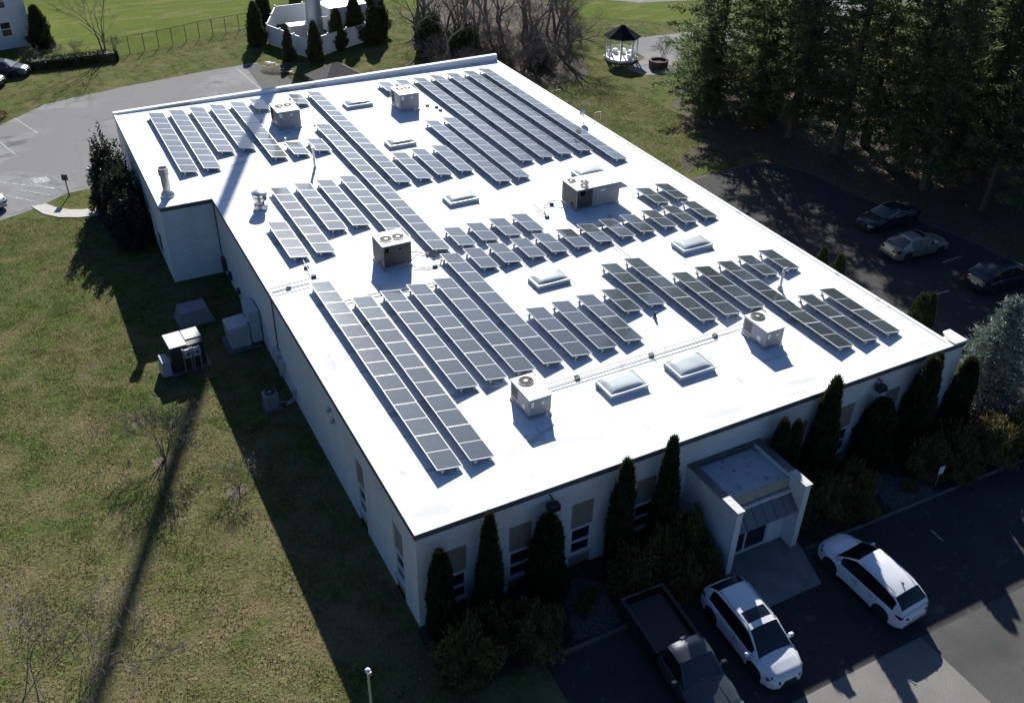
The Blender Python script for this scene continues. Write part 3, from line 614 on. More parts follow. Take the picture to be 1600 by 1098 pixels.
rtu('single-fan rooftop unit at the front right, in front of the gooseneck pipe', 19.25, 3.7, 1.05, 1.65, 1.0, [(-.1, .55, .33)])
rtu('rooftop unit with two fans and dark coil faces left of the long middle solar row', 6.0, 18.4, 1.6, 1.55, 1.45, [(-.42, -.1, .34), (.42, -.1, .34)], coil='fl', pipe=False)
rtu('rooftop unit with two fans on the back left, right of the pole shadow', 6.7, 40.1, 1.6, 1.9, 1.3, [(-.4, .2, .3), (.35, .2, .3)])
rtu('rooftop unit at the back right beside the longest group of solar rows', 15.7, 39.9, 1.5, 1.8, 1.3, [(-.4, .3, .3), (.4, .3, .3)])
t = rtu('largest rooftop unit, long with three fans, dark coil end and a sloping hood', 18.8, 20.1, 3.0, 1.7, 1.4, [(-.75, .55, .27), (-.35, -.05, .27), (-.55, -.62, .27)], coil='lf', pipe=False)
m = MB(); m.add([(1.5, -.85, 1.4), (1.5, .85, 1.4), (2.15, .85, .95), (2.15, -.85, .95), (1.5, -.85, .95), (1.5, .85, .95)], [(0, 3, 2, 1), (0, 4, 3), (1, 2, 5), (2, 3, 4, 5)])
obj('end_hood', m, M_CAB, t)
for c in list(t.children):
    if c.name.startswith('coil'):
        for v in c.data.vertices:
            if v.co.y < -.86 and v.co.x > -1.4: v.co.x = -1.45+(v.co.x+1.45)*.36
for ch in [g for c in t.children for g in c.children if g.name.startswith('coil_guard')]:
    for v in ch.data.vertices:
        if v.co.y < -.86: v.co.x = -1.45+(v.co.x+1.45)*.36
obj('seam', MB().box(-.2, -.17, -.84, .84, 1.4, 1.41).box(.8, .83, -.84, .84, 1.4, 1.41), M_STEEL, t)

# vents, pipes, cables on the roof
t = thing('exhaust_stack', 'tall open grey metal flue on the left back wing of the roof', 'vent pipe', (-2.3, 32.65, H))
m = MB(); m.lathe([(.23, .3), (.23, 1.35), (.29, 1.36), (.29, 1.8), (.25, 1.8), (.25, 1.4)], 20, capb=True, capt=False); obj('flue_pipe', m, M_STEEL, t, smooth=40)
obj('flashing', MB().lathe([(.42, .003), (.4, .15), (.28, .3), (.28, .36)], 20), M_STEEL, t, smooth=40); obj('flue_opening', MB().lathe([(.24, 1.42), (.01, 1.42)], 16, capb=False, capt=False), M_BLACK, t)
t = thing('roof_ventilator', 'shiny galvanised mushroom ventilator near the notch of the left roof edge', 'vent', (2.25, 28.6, H))
obj('ventilator_base', MB().lathe([(.42, .003), (.4, .28), (.26, .34), (.24, .5)], 20), M_STEEL, t, smooth=40)
obj('ventilator_head', MB().lathe([(.24, .5), (.4, .56), (.42, .74), (.3, .78), (.44, .82), (.46, .98), (.3, 1.08), (.02, 1.1)], 20), mat('shiny_steel', (.6, .6, .6), .22, metal=.9, noise=(4, .2)), t, smooth=30)
t = thing('vent_pipe', 'thin upright metal vent pipe with bands, in front of the short back solar tables', 'vent pipe', (6.93, 32.9, H))
obj('pipe', MB().lathe([(.12, .003), (.1, .05), (.085, .06), (.085, .55)], 12), M_STEEL, t, smooth=40); obj('pipe_cap', MB().lathe([(.085, .55), (.12, .56), (.12, .62), (.085, .63), (.085, 1.3), (.12, 1.31), (.12, 1.42)], 12), WHITE, t, smooth=40)
t = thing('gooseneck_pipe', 'white gooseneck vent pipe beside the right roof edge solar tables', 'vent pipe', (23.75, 7.75, H))
gn = [(0, 0, .02), (0, 0, 1.05)]+[(.14-.14*math.cos(a), 0, 1.05+.14*math.sin(a)) for a in np.linspace(.3, math.pi*1.1, 8)]
obj('bent_pipe', MB().tube(gn, .07, 10), mat('pale_pipe', (.62, .63, .64), .4), t, smooth=40); obj('pipe_boot', MB().lathe([(.16, .003), (.12, .12), (.08, .2)], 12), M_STEEL, t, smooth=40)
t = thing('plumbing_vent', 'tiny black vent pipe in front of the two-module middle row', 'vent pipe', (16.25, 8.3, H)); obj('pipe', MB().lathe([(.07, .003), (.06, .35)], 10), M_BLACK, t); obj('pipe_boot', MB().lathe([(.13, .003), (.07, .09)], 10), M_STEEL, t)
t = thing('plumbing_vent', 'tiny grey vent stub in front of the back left two-fan unit', 'vent pipe', (6.5, 37.9, H)); obj('pipe', MB().lathe([(.06, .003), (.06, .3)], 10), M_STEEL, t); obj('pipe_boot', MB().lathe([(.13, .003), (.07, .09)], 10), M_STEEL, t)
def conduit(name, label, runs, r=.022, blocks=(), cat='conduit'):
    t = thing(name, label, cat, (runs[0][0][0], runs[0][0][1], H)); ox, oy = runs[0][0][:2]
    for q in runs:
        obj('conduit_pipe', MB().tube([(p[0]-ox, p[1]-oy, p[2]) for p in q], r, 5), M_COND, t)
    for (x, y) in blocks:
        obj('support_block', MB().bbox(x-ox-.12, x-ox+.12, y-oy-.08, y-oy+.08, .003, .12, .015), M_BLACK, t)
M_COND = mat('conduit_metal', (.25, .24, .22), .5, metal=.4)
conduit('roof_conduit', 'pair of thin pipes on black blocks between the two front single-fan units', [[(8.0, 5.72, .12), (12, 5.75, .13), (16, 5.78, .12), (20.0, 5.82, .12)], [(8.0, 5.5, .12), (12, 5.52, .13), (17.9, 5.55, .12)], [(20, 5.82, .12), (20.3, 5.3, .1)]], .02, [(10.2, 5.65), (14.2, 5.66), (17.9, 5.68), (19.9, 5.82)])
conduit('roof_conduit', 'two parallel pipes crossing the left roof edge beside the glinting solar row', [[(-.02, 19.02, .1), (2.2, 19.15, .12)], [(0.05, 18.6, .1), (2.1, 18.66, .1)]], .022, [(1.0, 18.85)])
conduit('roof_conduit', 'thin pipe with black foot linking two solar rows near the left roof edge', [[(2.5, 21.3, .14), (2.45, 20.4, .1), (2.4, 19.6, .1), (2.75, 19.3, .1)]], .022, [(2.45, 20.5), (2.5, 19.4)])
conduit('roof_conduit', 'long straight thin pipe from the shaded middle table to the three-module row', [[(18.5, 16.2, .15), (18.5, 13.7, .1)]], .022, [(18.5, 15.9)])
conduit('roof_cable', 'looping black cable from the dark two-fan unit to the long middle row', [[(7.7, 19.2, .4), (8.3, 19.5, .1), (8.8, 19.0, .06), (9.3, 18.3, .06), (8.9, 17.7, .06), (8.2, 17.6, .06), (7.5, 18.0, .1)]], .028, [(8.8, 19.05), (8.6, 17.65)], cat='cable')
conduit('roof_cable', 'black cable loop left of the largest rooftop unit', [[(18.75, 21.3, .3), (18.0, 21.7, .2), (17.4, 21.5, .06), (17.1, 20.9, .06), (16.9, 20.2, .06)], [(16.9, 21.9, .2), (16.85, 20.3, .08)]], .028, [(18.0, 21.6), (16.9, 20.2)], cat='cable')
conduit('roof_cable', 'short cables with black feet right of the back left two-fan unit', [[(8.4, 40.6, .3), (9.2, 40.1, .1), (9.9, 39.6, .06)]], .025, [(9.3, 40.0), (9.4, 39.4)], cat='cable')
conduit('roof_cable', 'short cables with black feet right of the back right unit', [[(17.3, 40.5, .3), (18.1, 40.0, .08), (18.5, 38.8, .06)]], .025, [(18.0, 40.3), (18.5, 39.7), (18.5, 39.0)], cat='cable')
conduit('roof_conduit', 'thin pipe joining the front ends of the short middle tables', [[(10.6, 16.2, .14), (13, 15.85, .1), (16, 15.75, .1), (18.6, 15.7, .12)]], .016)
conduit('roof_conduit', 'thin pipe and wire frame between the two-fan dark unit and the long row', [[(7.9, 18.3, .05), (10.3, 18.4, .2), (10.3, 18.4, .6)], [(8.2, 18.9, .05), (10.3, 18.9, .2), (10.3, 18.9, .6)]], .014)
conduit('roof_hatch_rail', 'thin wire frame lying across the pair of front pipes', [[(14.5, 6.4, .3), (14.5, 5.9, .7), (14.9, 5.4, .3), (14.1, 4.75, .05), (14.5, 6.4, .3)]], .01, cat='wire frame')
conduit('roof_conduit', 'short thick tubes joining the back ends of the left front solar rows', [[(3.1, 16.3, .1), (4.9, 16.3, .1), (6.3, 16.1, .1), (7.8, 16.0, .1), (8.6, 15.9, .1)]], .03)
t = thing('satellite_dish', 'small pale dish on a bracket at the right roof edge', 'dish', (26.95, 32.6, H))
obj('dish', MB().lathe([(.02, 0), (.2, .03), (.34, .12)], 16, capb=True, capt=False), mat('dish_grey', (.35, .36, .36), .5), t, (0, 0, .75)).rotation_euler = (R(70), 0, R(200)); obj('mast', MB().tube([(0, .1, .02), (0, .1, .7)], .035, 6), M_STEEL, t)
t = thing('edge_bracket', 'thin metal frame standing beyond the dish on the right roof edge', 'bracket', (27.5, 32.0, H))
obj('frame', MB().tube([(0, 0, 0), (0, 0, .8), (.5, 0, .8), (.5, 0, -.2)], .025, 5), M_STEEL, t)
t = thing('edge_bracket', 'thin metal arm sticking out from the right roof edge near the back', 'bracket', (27.6, 38.5, H))
obj('frame', MB().tube([(0, 0, .3), (.8, 0, .35), (.8, 0, -.5)], .025, 5), M_STEEL, t)

# ------------------------------------------------------------------ foliage builders
def tri_mesh(name, V, T, mats, mi=None, smooth=False):
    me = bpy.data.meshes.new(name); nv = len(V); nf = len(T)
    me.vertices.add(nv); me.vertices.foreach_set('co', np.asarray(V, dtype=np.float32).ravel())
    me.loops.add(nf*3); me.loops.foreach_set('vertex_index', np.asarray(T, dtype=np.int32).ravel())
    me.polygons.add(nf); me.polygons.foreach_set('loop_start', np.arange(0, nf*3, 3, dtype=np.int32))
    me.update(calc_edges=True)
    for m in mats: me.materials.append(m)
    return me
def leaves(P, D, ln, wd, rng):
    """one thin triangle pair (leaf) per point P along direction D"""
    n = len(P); D = D/np.linalg.norm(D, axis=1, keepdims=True)
    Rn = rng.normal(size=(n, 3)); S = np.cross(D, Rn); S /= np.linalg.norm(S, axis=1, keepdims=True)+1e-9
    l = (ln*rng.uniform(.6, 1.3, n))[:, None]; w_ = (wd*rng.uniform(.6, 1.3, n))[:, None]
    V = np.stack([P-S*w_*.5, P+S*w_*.5, P+D*l], 1).reshape(-1, 3)
    return V, np.arange(3*n).reshape(-1, 3)
LEAFM = dict(
 arb=leafmat('arborvitae_green', (.018, .028, .011), (.038, .052, .019), (.085, .09, .038), .2),
 pine=leafmat('pine_needles', (.055, .09, .045), (.125, .175, .075), (.27, .29, .12), .55, .35),
 shrub=leafmat('shrub_leaves', (.05, .055, .018), (.12, .115, .038), (.28, .22, .08), .2, 1.0),
 broad=leafmat('holly_leaves', (.02, .03, .015), (.04, .052, .028), (.11, .12, .085), .15, 1.2, .35),
 spruce=leafmat('blue_spruce', (.1, .14, .12), (.18, .23, .195), (.33, .36, .29), .15, .8),
 hedge=leafmat('cedar_green', (.03, .036, .014), (.055, .06, .024), (.11, .105, .045), .2, .6),
 brown=leafmat('brown_leaves', (.08, .05, .035), (.12, .075, .05), (.2, .13, .09), .2, .8))
M_BARK = mat('bark', (.085, .07, .055), .9, noise=(6, .35), bump=(12, .6)); M_BARKG = mat('grey_bark', (.17, .145, .125), .9, noise=(5, .3), bump=(10, .5)); M_TWIG = mat('twig_bark', (.15, .125, .11), .9)

def cone_plant_mesh(name, h, r, seed, n, mk, ln=.16, wd=.07, twin=False, power=.75, lumps=.18):
    rng = np.random.default_rng(seed)
    t = rng.uniform(0.0, 1, n)**1.25; th = rng.uniform(0, 2*np.pi, n)
    prof = np.clip(1-t, 0, 1)**power*np.minimum(1, .72+t*2.2)
    lump = 1+lumps*np.sin(th*3+t*9+seed)+lumps*.7*np.sin(th*5-t*17+seed*2)
    rad = r*prof*lump*rng.uniform(.72, 1.05, n)
    P = np.stack([rad*np.cos(th), rad*np.sin(th), t*h], 1)
    D = np.stack([np.cos(th)*.45, np.sin(th)*.45, np.full(n, .9)], 1)+rng.normal(size=(n, 3))*.28
    V, T = leaves(P, D, ln, wd, rng)
    # solid inner core following the same lumps
    nr, ns = 22, 14; cv = []; ct = []
    for i in range(nr+1):
        tt = i/nr*.97
        for j in range(ns):
            a = 2*math.pi*j/ns; pr = (1-tt)**power*min(1, .72+tt*2.2)*(1+lumps*math.sin(a*3+tt*9+seed)+lumps*.7*math.sin(a*5-tt*17+seed*2))*r*.8
            cv.append((pr*math.cos(a), pr*math.sin(a), tt*h))
    for i in range(nr):
        for j in range(ns):
            a = i*ns+j; b = i*ns+(j+1) % ns; ct += [(a, b, b+ns), (a, b+ns, a+ns)]
    o = len(V); V = np.vstack([V, cv]); T = np.vstack([T, np.array(ct)+o])
    return tri_mesh(name, V, T, [LEAFM[mk]])
def blob_plant_mesh(name, rx, rz, seed, n, mk, ln=.14, wd=.08, lumps=.2):
    rng = np.random.default_rng(seed)
    d = rng.normal(size=(n, 3)); d[:, 2] = np.abs(d[:, 2])*.9; d /= np.linalg.norm(d, axis=1, keepdims=True)
    th = np.arctan2(d[:, 1], d[:, 0]); ph = d[:, 2]
    lump = 1+lumps*np.sin(th*3+ph*5+seed)+lumps*.7*np.sin(th*6-ph*8+seed*1.7)
    rad = lump*rng.uniform(.7, 1.04, n)
    P = d*rad[:, None]*np.array([rx, rx, rz]); P[:, 2] += .1
    V, T = leaves(P, d+rng.normal(size=(n, 3))*.5, ln, wd, rng)
    cv = []; ct = []; nr, ns = 8, 14
    for i in range(nr+1):
        p = i/nr*math.pi/2*.98
        for j in range(ns):
            a = 2*math.pi*j/ns; z = math.sin(p); q = math.cos(p)
            L = (1+lumps*math.sin(a*3+z*5+seed)+lumps*.7*math.sin(a*6-z*8+seed*1.7))*.76
            cv.append((rx*q*math.cos(a)*L, rx*q*math.sin(a)*L, rz*z*L+.05))
    for i in range(nr):
        for j in range(ns):
            a = i*ns+j; b = i*ns+(j+1) % ns; ct += [(a, b, b+ns), (a, b+ns, a+ns)]
    o = len(V); V = np.vstack([V, cv]); T = np.vstack([T, np.array(ct)+o])
    return tri_mesh(name, V, T, [LEAFM[mk]])
def plant(name, label, cat, mesh, loc, sc=(1, 1, 1), rz=0, group=None, stem_h=.5, part='foliage'):
    t = thing(name, label, cat, loc, rz, group); t.scale = sc
    o = bpy.data.objects.new(part, mesh); link(o, t)
    if 'STEM' not in globals():
        globals()['STEM'] = obj('trunk', MB().tube([(0, 0, -.05), (0, 0, .25), (0, 0, .6)], [.07, .06, .05], 6), M_BARK).data
        bpy.data.objects.remove(bpy.data.objects['trunk'])
    s = bpy.data.objects.new('trunk', STEM); link(s, t)
    return t

# columnar arborvitae in front of the building
ARB = [cone_plant_mesh('arborvitae', 1, .2, s, 6500, 'arb', .055, .022, power=pw, lumps=.13) for s, pw in ((1, .42), (2, .5), (3, .36))]
GAF = 'columnar evergreens along the front wall'
for i, (x, y, h, r, lab) in enumerate([
    (.62, -.75, 4.5, .62, 'broad dark evergreen column at the left front corner of the building'),
    (2.6, -.8, 5.5, .6, 'tall pointed evergreen between the first two front windows'),
    (5.15, -.8, 4.3, .82, 'broad flat-topped evergreen under the left flood lamp'),
    (8.55, -.8, 5.75, .62, 'tall slim evergreen left of the fourth front window, rising above the roof edge'),
    (10.7, -.8, 6.1, .62, 'tallest slim evergreen left of the entrance, its tip above the roof edge'),
    (16.75, -.7, 4.8, .5, 'left one of twin slim evergreens right of the entrance'),
    (17.5, -.75, 4.5, .46, 'right one of twin slim evergreens right of the entrance'),
    (19.35, -.7, 6.1, .75, 'tall evergreen with a spiky tip right of the twin evergreens, above the roof edge'),
    (22.75, -.8, 3.9, .95, 'broad low evergreen under the right flood lamp'),
    (25.35, -.8, 5.4, .8, 'evergreen column with forked tip near the right front corner'),
    (26.0, -.6, 5.3, .62, 'slimmer evergreen grown against the forked one near the right front corner'),
    (28.75, -.55, 4.2, .7, 'dark evergreen column at the right front corner beside the blue spruce')]):
    plant('arborvitae', lab, 'evergreen shrub', ARB[i % 3], (x, y, 0), (r/.2, r/.2, h), i*1.3, GAF)
GAB = 'small pointed evergreens along the right wall'
for i, (x, y, h, r, lab) in enumerate([(29.6, 10.6, 4.6, .62, 'left one of two small pointed evergreens whose tips show over the right roof edge'),
    (30.3, 9.9, 4.3, .55, 'right one of two small pointed evergreens showing over the right roof edge'),
    (29.6, 3.6, 5.3, .7, 'pair-forming evergreen tip behind the corner parapet, left one'), (30.2, 3.5, 5.2, .6, 'pair-forming evergreen tip behind the corner parapet, right one')]):
    plant('arborvitae', lab, 'evergreen shrub', ARB[(i+1) % 3], (x, y, 0), (r/.2, r/.2, h), i*2.1, GAB)
# round shrubs of the front beds
SHR = [blob_plant_mesh('shrub', 1, 1, s, 3600, 'shrub', .13, .06, .16) for s in (1, 2, 3)]
GS = 'loose dark evergreen shrubs in the front beds'
for i, (x, y, r, h, lab) in enumerate([
    (.8, -2.6, 1.25, 1.9, 'large loose shrub at the left end of the front bed, nearest the lawn'),
    (2.4, -1.9, 1.0, 1.5, 'dark shrub between the corner column and the tall pointed one'),
    (3.6, -2.7, 1.15, 1.7, 'yellowish green shrub below the second front window'),
    (8.6, -2.1, 1.0, 1.8, 'shrub in front of the fourth front window, left of the entrance'),
    (9.9, -1.9, .9, 2.0, 'shrub between the two tall slim columns left of the entrance'),
    (11.4, -1.7, .95, 2.3, 'tall round shrub touching the left portico wall'),
    (10.4, -3.0, .9, 1.4, 'low shrub by the kerb behind the middle white car'),
    (11.5, -2.9, .75, 1.3, 'low shrub at the foot of the left portico wall'),
    (17.3, -2.0, 1.0, 1.8, 'round shrub against the right portico wall'),
    (18.8, -2.2, 1.05, 1.7, 'round shrub below the twin slim columns'),
    (20.6, -2.0, 1.0, 1.6, 'round shrub under the narrow right front window'),
    (20.0, -3.0, .8, 1.1, 'low shrub at the kerb beyond the right white car'),
    (25.2, -2.3, 1.1, 1.6, 'dark shrub behind the small white sign'),
    (27.0, -2.3, 1.2, 1.7, 'wide dark shrub below the forked evergreen'),
    (28.9, -2.9, 1.3, 1.8, 'wide dark shrub at the foot of the blue spruce'),
    (30.9, -3.3, 1.4, 1.7, 'dark shrub at the far right end of the front bed'),
    (26.2, -3.4, .8, 1.0, 'low shrub right of the small white sign by the kerb')]):
    plant('bed_shrub', lab, 'shrub', SHR[i % 3], (x, y, 0), (r, r, h), i*1.7, GS)
for i, (x, y) in enumerate([(6.1, -2.2), (6.7, -1.7), (23.4, -2.9)]):
    plant('bed_shrub', ['low dark mound left in the pale stones behind the pickup', 'low dark mound beside the wall in the pale stones', 'small dark mound on the pale stones under the low evergreen'][i], 'shrub', SHR[i], (x, y, 0), (.38, .38, .4), i, 'low mounds on the pale stones')
# big broadleaf evergreens beside the left wall
BRD = [blob_plant_mesh('holly', 1, 3.4, s, 9000, 'broad', .17, .1, .2) for s in (5, 6)]
GH = 'big evergreens beside the back left wall'
for i, (x, y, r, h, lab) in enumerate([(-4.7, 43.2, 1.25, 4.6, 'taller pointed evergreen by the back left wall, behind the curved path'), (-4.3, 39.8, 1.3, 3.9, 'wide evergreen with pale leaf edges by the left wall, nearest the notch'), (-4.6, 41.4, 1.1, 3.4, 'middle evergreen at the end of the curved path'), (-4.4, 37.4, 1.15, 3.1, 'dark evergreen in the wall shadow, first of the big ones')]):
    plant('broad_evergreen', lab, 'evergreen shrub', BRD[i % 2], (x, y, 0), (r, r, h/3.4), i*2, GH)

# conifers with whorled branches
def conifer_mesh(seed, h, rbase, start, n_br, mk, clump=10, ln=.34, wd=.1, droop=-.1, power=.8, up=.12):
    rng = np.random.default_rng(seed); P = []; D = []; wood = MB()
    wood.tube([(0, 0, -.1), (.05*h*rng.normal()*.2, .0, h*.5), (0, 0, h)], [.018*h+.05, .011*h+.03, .02], 7)
    for b in range(n_br):
        t = start+(1-start)*(b/n_br)**.9*.98; a = b*2.4+rng.uniform(-.4, .4)
        L = rbase*max(.06, (1-(t-start)/(1-start)))**power*rng.uniform(.6, 1.15)
        z0 = t*h; rise = up+rng.uniform(-.12, .15); pts = []
        for k in range(6):
            s = k/5; pts.append(np.array([L*s*math.cos(a+.15*s), L*s*math.sin(a+.15*s), z0+L*(rise*s+droop*s*s)]))
        wood.tube(pts, [.045*(1-.8*k/5)*(.4+L/4) for k in range(6)], 3, cap=False)
        nc = max(3, int(L*5.2))
        for c in range(nc):
            s = .22+.78*(c+rng.uniform(0, 1))/nc; k = min(4, int(s*5)); q = pts[k]+(pts[k+1]-pts[k])*(s*5-k)
            side = rng.uniform(-1, 1)*L*.32*(1.15-s); q = q+np.array([-math.sin(a), math.cos(a), 0])*side+np.array([0, 0, rng.uniform(-.06, .16)])
            cd = np.array([math.cos(a), math.sin(a), .35])
            pp = q+rng.normal(size=(clump, 3))*np.array([.17, .17, .09]); P.append(pp); D.append(cd+rng.normal(size=(clump, 3))*.75)
    P = np.vstack(P); D = np.vstack(D); V, T = leaves(P, D, ln, wd, rng)
    return tri_mesh('crown', V, T, [LEAFM[mk]]), wood
def tree_proto(name, cr, wood, barkm, smooth=False):
    w_o = obj('trunk', wood, barkm); me = w_o.data; bpy.data.objects.remove(w_o); return (cr, me)
PINES = []
for s, (h, r) in enumerate([(25, 5.4), (23.5, 5.0), (26, 5.8), (21, 4.6)]):
    cr, wd_ = conifer_mesh(20+s, h, r*1.04, .07, 165, 'pine', 8, .46, .115); PINES.append(tree_proto('pine', cr, wd_, M_BARK))
def place_tree(name, label, cat, proto, loc, sc, rz, group=None, lean=(0, 0)):
    t = thing(name, label, cat, loc, rz, group); t.rotation_euler = (lean[0], lean[1], rz); t.scale = (sc, sc, sc)
    if proto[0]: link(bpy.data.objects.new('crown', proto[0]), t)
    link(bpy.data.objects.new('trunk', proto[1]), t); return t
GP = 'tall pines beside the right parking lot'
pine_spots = [(46.2, 41.5, 0, 1.0), (50.2, 37.5, 1, 1.05), (48.5, 33.5, 3, 1.05), (54, 43, 2, 0.95), (53, 29.5, 1, 1.0), (59.5, 31, 0, 1.0), (58, 24.5, 1, 1.0), (63, 27, 3, 1.15), (51.5, 24.3, 3, 0.95), (60, 19, 0, 0.9), (65.5, 21.5, 2, 0.9), (49.4, 29, 0, 0.85), (54.6, 20.2, 3, 0.9), (50.4, 20.8, 3, 0.85), (52.6, 11.5, 1, 0.85)]
plabs = ['leftmost pine of the grove, sunlit side towards the round gazebo', 'pine just right of the leftmost one, behind the sunlit grass', 'pine at the lot corner where the grass meets the shade', 'pine at the back left of the grove near the driveway', 'dense dark pine in the middle of the grove front', 'sunlit pine right of centre in the second line', 'pine behind the parked silver sedan', 'sunlit yellowish pine in the upper right of the grove', 'front pine standing nearest the dark parked sedan', 'pine at the right side above the leaning trunk', 'pine at the right edge of the photograph', 'low-branched pine at the lot edge in full shade', 'small pine behind the front row at right', 'pine directly behind the nearly black parked car', 'pine at the lot edge behind the dark hatchback']
for i, (x, y, k, s) in enumerate(pine_spots): place_tree('pine_tree', plabs[i], 'pine tree', PINES[k], (x, y, 0), s, i*1.9, GP)
cr, wd_ = conifer_mesh(44, 10, 3.3, .04, 110, 'pine', 12, .36, .1); YP = tree_proto('y', cr, wd_, M_BARK)
for i, (x, y, s) in enumerate([(44.6, 40.6, .8), (48.6, 46.5, 1.05), (51.5, 42.5, 1.1), (47.4, 36.8, .75)]):
    place_tree('young_pine', ['small pine at the grass edge left of the grove, branches to the ground', 'young sunlit pine right of the planter path', 'young pine filling the gap behind the leftmost trunks', 'small shaded pine at the grove corner near the lot'][i], 'pine tree', YP, (x, y, 0), s, i*2, 'young pines at the left side of the grove')
cr, wd_ = conifer_mesh(40, 9, 3.4, .32, 46, 'pine', 9, .4, .12)
place_tree('pine_tree', 'thin leaning pine with bare lower trunk at the right, behind the parked cars', 'pine tree', tree_proto('p', cr, wd_, M_BARK), (51.4, 16.2, 0), 1.15, .5, GP, (0, R(6)))
cr, wd_ = conifer_mesh(41, 6.3, 2.7, .03, 150, 'spruce', 13, .26, .08, droop=.1, power=.9, up=-.05)
place_tree('blue_spruce', 'pale blue-green spruce beside the right front corner of the building', 'spruce tree', tree_proto('s', cr, wd_, M_BARK), (32.0, .3, 0), 1.0, 0)

# bare deciduous trees
def bare_tree_mesh(seed, h, spread=.5, levels=5, r0=.16, multi=1, twigs=3):
    rr = random.Random(seed); mb = MB()
    def grow(p, d, ln, r, lev):
        n = 3; pts = [p]; q = p.copy(); dd = d.copy()
        for k in range(n):
            dd = (dd+Vector((rr.gauss(0, .13), rr.gauss(0, .13), rr.gauss(0.04, .06)))).normalized(); q = q+dd*ln/n; pts.append(q.copy())
        r1 = r*.62 if lev else r*.4
        mb.tube(pts, [r+(r1-r)*k/n for k in range(n+1)], 7 if r > .08 else (4 if r > .025 else 3), cap=False)
        if lev == 0: return
        nb = rr.choice([2, 3, 3]) if lev > 2 else twigs
        for b in range(nb):
            a = rr.uniform(.25, .75)*(spread/.5); ax = dd.orthogonal().normalized(); ax.rotate(Matrix.Rotation(rr.uniform(0, 6.28), 3, dd))
            nd = dd.copy(); nd.rotate(Matrix.Rotation(a, 3, ax)); i0 = rr.choice([2, 3, 3])
            grow(pts[i0], nd, ln*rr.uniform(.6, .85), max(r1*rr.uniform(.6, .9), .008), lev-1)
    for m in range(multi):
        a = 6.28*m/multi+rr.uniform(0, 1); tilt = .0 if multi == 1 else rr.uniform(.15, .5)
        grow(Vector((0, 0, -.05)), Vector((math.cos(a)*tilt, math.sin(a)*tilt, 1)).normalized(), h*.3, r0, levels)
    return mb
def bare_proto(*a, m=M_BARKG, **k):
    o = obj('trunk', bare_tree_mesh(*a, **k), m); me = o.data; bpy.data.objects.remove(o); return (None, me)
BARE = [bare_proto(s, 11, .5, 6, .2) for s in (3, 4, 5)]+[bare_proto(9, 10, .62, 6, .24)]
GBT = 'bare trees behind the back right corner'
bt = [(30.5, 62.5, 0, .75), (33.0, 66.5, 1, .95), (35.8, 64.5, 2, 1.05), (38.5, 62, 3, .9), (36.5, 70, 0, 1.0), (40.5, 67, 1, 1.05), (43.0, 64.5, 2, .95), (45.6, 66, 3, .9), (41.2, 59.2, 3, .75), (33.8, 72, 2, .9), (38, 76, 1, 1.0), (44, 72.5, 0, 1.05), (48.5, 72.5, 2, .9), (29.5, 70, 1, .8), (34, 80, 0, .9), (42.5, 80, 3, .9)]
btl = ['bare tree nearest the back right corner of the roof', 'bare tree left of the thick-trunked one', 'thick-trunked bare tree in the middle of the thicket', 'bare tree with crooked limbs right of the thick trunk', 'slender bare tree in the second line', 'tall bare tree in the middle right of the thicket', 'bare tree left of the round gazebo', 'bare tree nearest the gazebo roof', 'leaning bare tree casting branching shadow on the grass', 'bare tree behind the leftmost ones', 'bare tree far back in the centre', 'bare tree far back right of centre', 'bare tree at the back near the grey lot', 'bare tree behind the dark hedge end', 'bare tree at the top edge left', 'bare tree at the top edge right']
for i, (x, y, k, s) in enumerate(bt): place_tree('bare_tree', btl[i], 'bare tree', BARE[k], (x, y, 0), s, i*2.3, GBT, (0, R(18) if i == 8 else 0))
rr = random.Random(15)
for i, (x, y) in enumerate([(29.2, 60.4), (31.8, 63.6), (33.6, 69.4), (35.2, 67.2), (37.8, 66.2), (39.4, 69.8), (42.2, 62.6), (44.4, 68.4), (46.4, 70.2), (31.6, 73), (36.8, 73.4), (41.8, 75.4), (46.6, 76.4), (50.6, 77), (39.6, 81.4), (33, 76.4), (28.6, 66.4), (37.2, 58.6)]):
    place_tree('bare_tree', 'slender leafless tree crowded among the others in the thicket behind the roof', 'bare tree', BARE[i % 4], (x, y, 0), rr.uniform(.7, 1.0), rr.uniform(0, 6), 'slender leafless trees crowded in the thicket')
BUSH = [bare_proto(s, 3.0, .75, 4, .03, multi=7, m=M_TWIG) for s in (11, 12, 13)]
rr = random.Random(5); nb = 0
sp = [(29, 57.5), (31.5, 58.8), (34.2, 58.2), (36.8, 57.4), (39.2, 58.2), (30.6, 60.6), (33.2, 61.8), (37.4, 60.3), (40.2, 61.4), (42.6, 60.2), (27.6, 60), (35.4, 60.9), (44.2, 62.2), (31, 65.2), (28.4, 64), (39.4, 64.6), (46.4, 64.4), (43.2, 68.8), (47.6, 69.4), (37.8, 66.8), (34.8, 68.6), (32.2, 69), (41.6, 71.8), (45.8, 76), (39, 73), (36, 74), (50.6, 75), (48, 79), (30, 59), (32.4, 57.4), (35.6, 56.6), (38, 56.8), (33.8, 59.8), (36, 59), (38.6, 61.2), (41.4, 58), (34.8, 62.6), (32.2, 60.2), (29.4, 62.4), (36.4, 62.6), (40.8, 64), (42.4, 66.4), (30.4, 67.8), (45, 64.2), (33.4, 65), (36.2, 65.8), (44, 70.4), (49, 73)]
th = bpy.data.objects
for i, (x, y) in enumerate(sp):
    place_tree('thicket_bush', 'leafless twiggy bush in the thicket under the bare trees behind the roof', 'bush', BUSH[i % 3], (x+rr.uniform(-.5, .5), y+rr.uniform(-.5, .5), 0), rr.uniform(.8, 1.5), rr.uniform(0, 6), 'leafless bushes of the thicket')
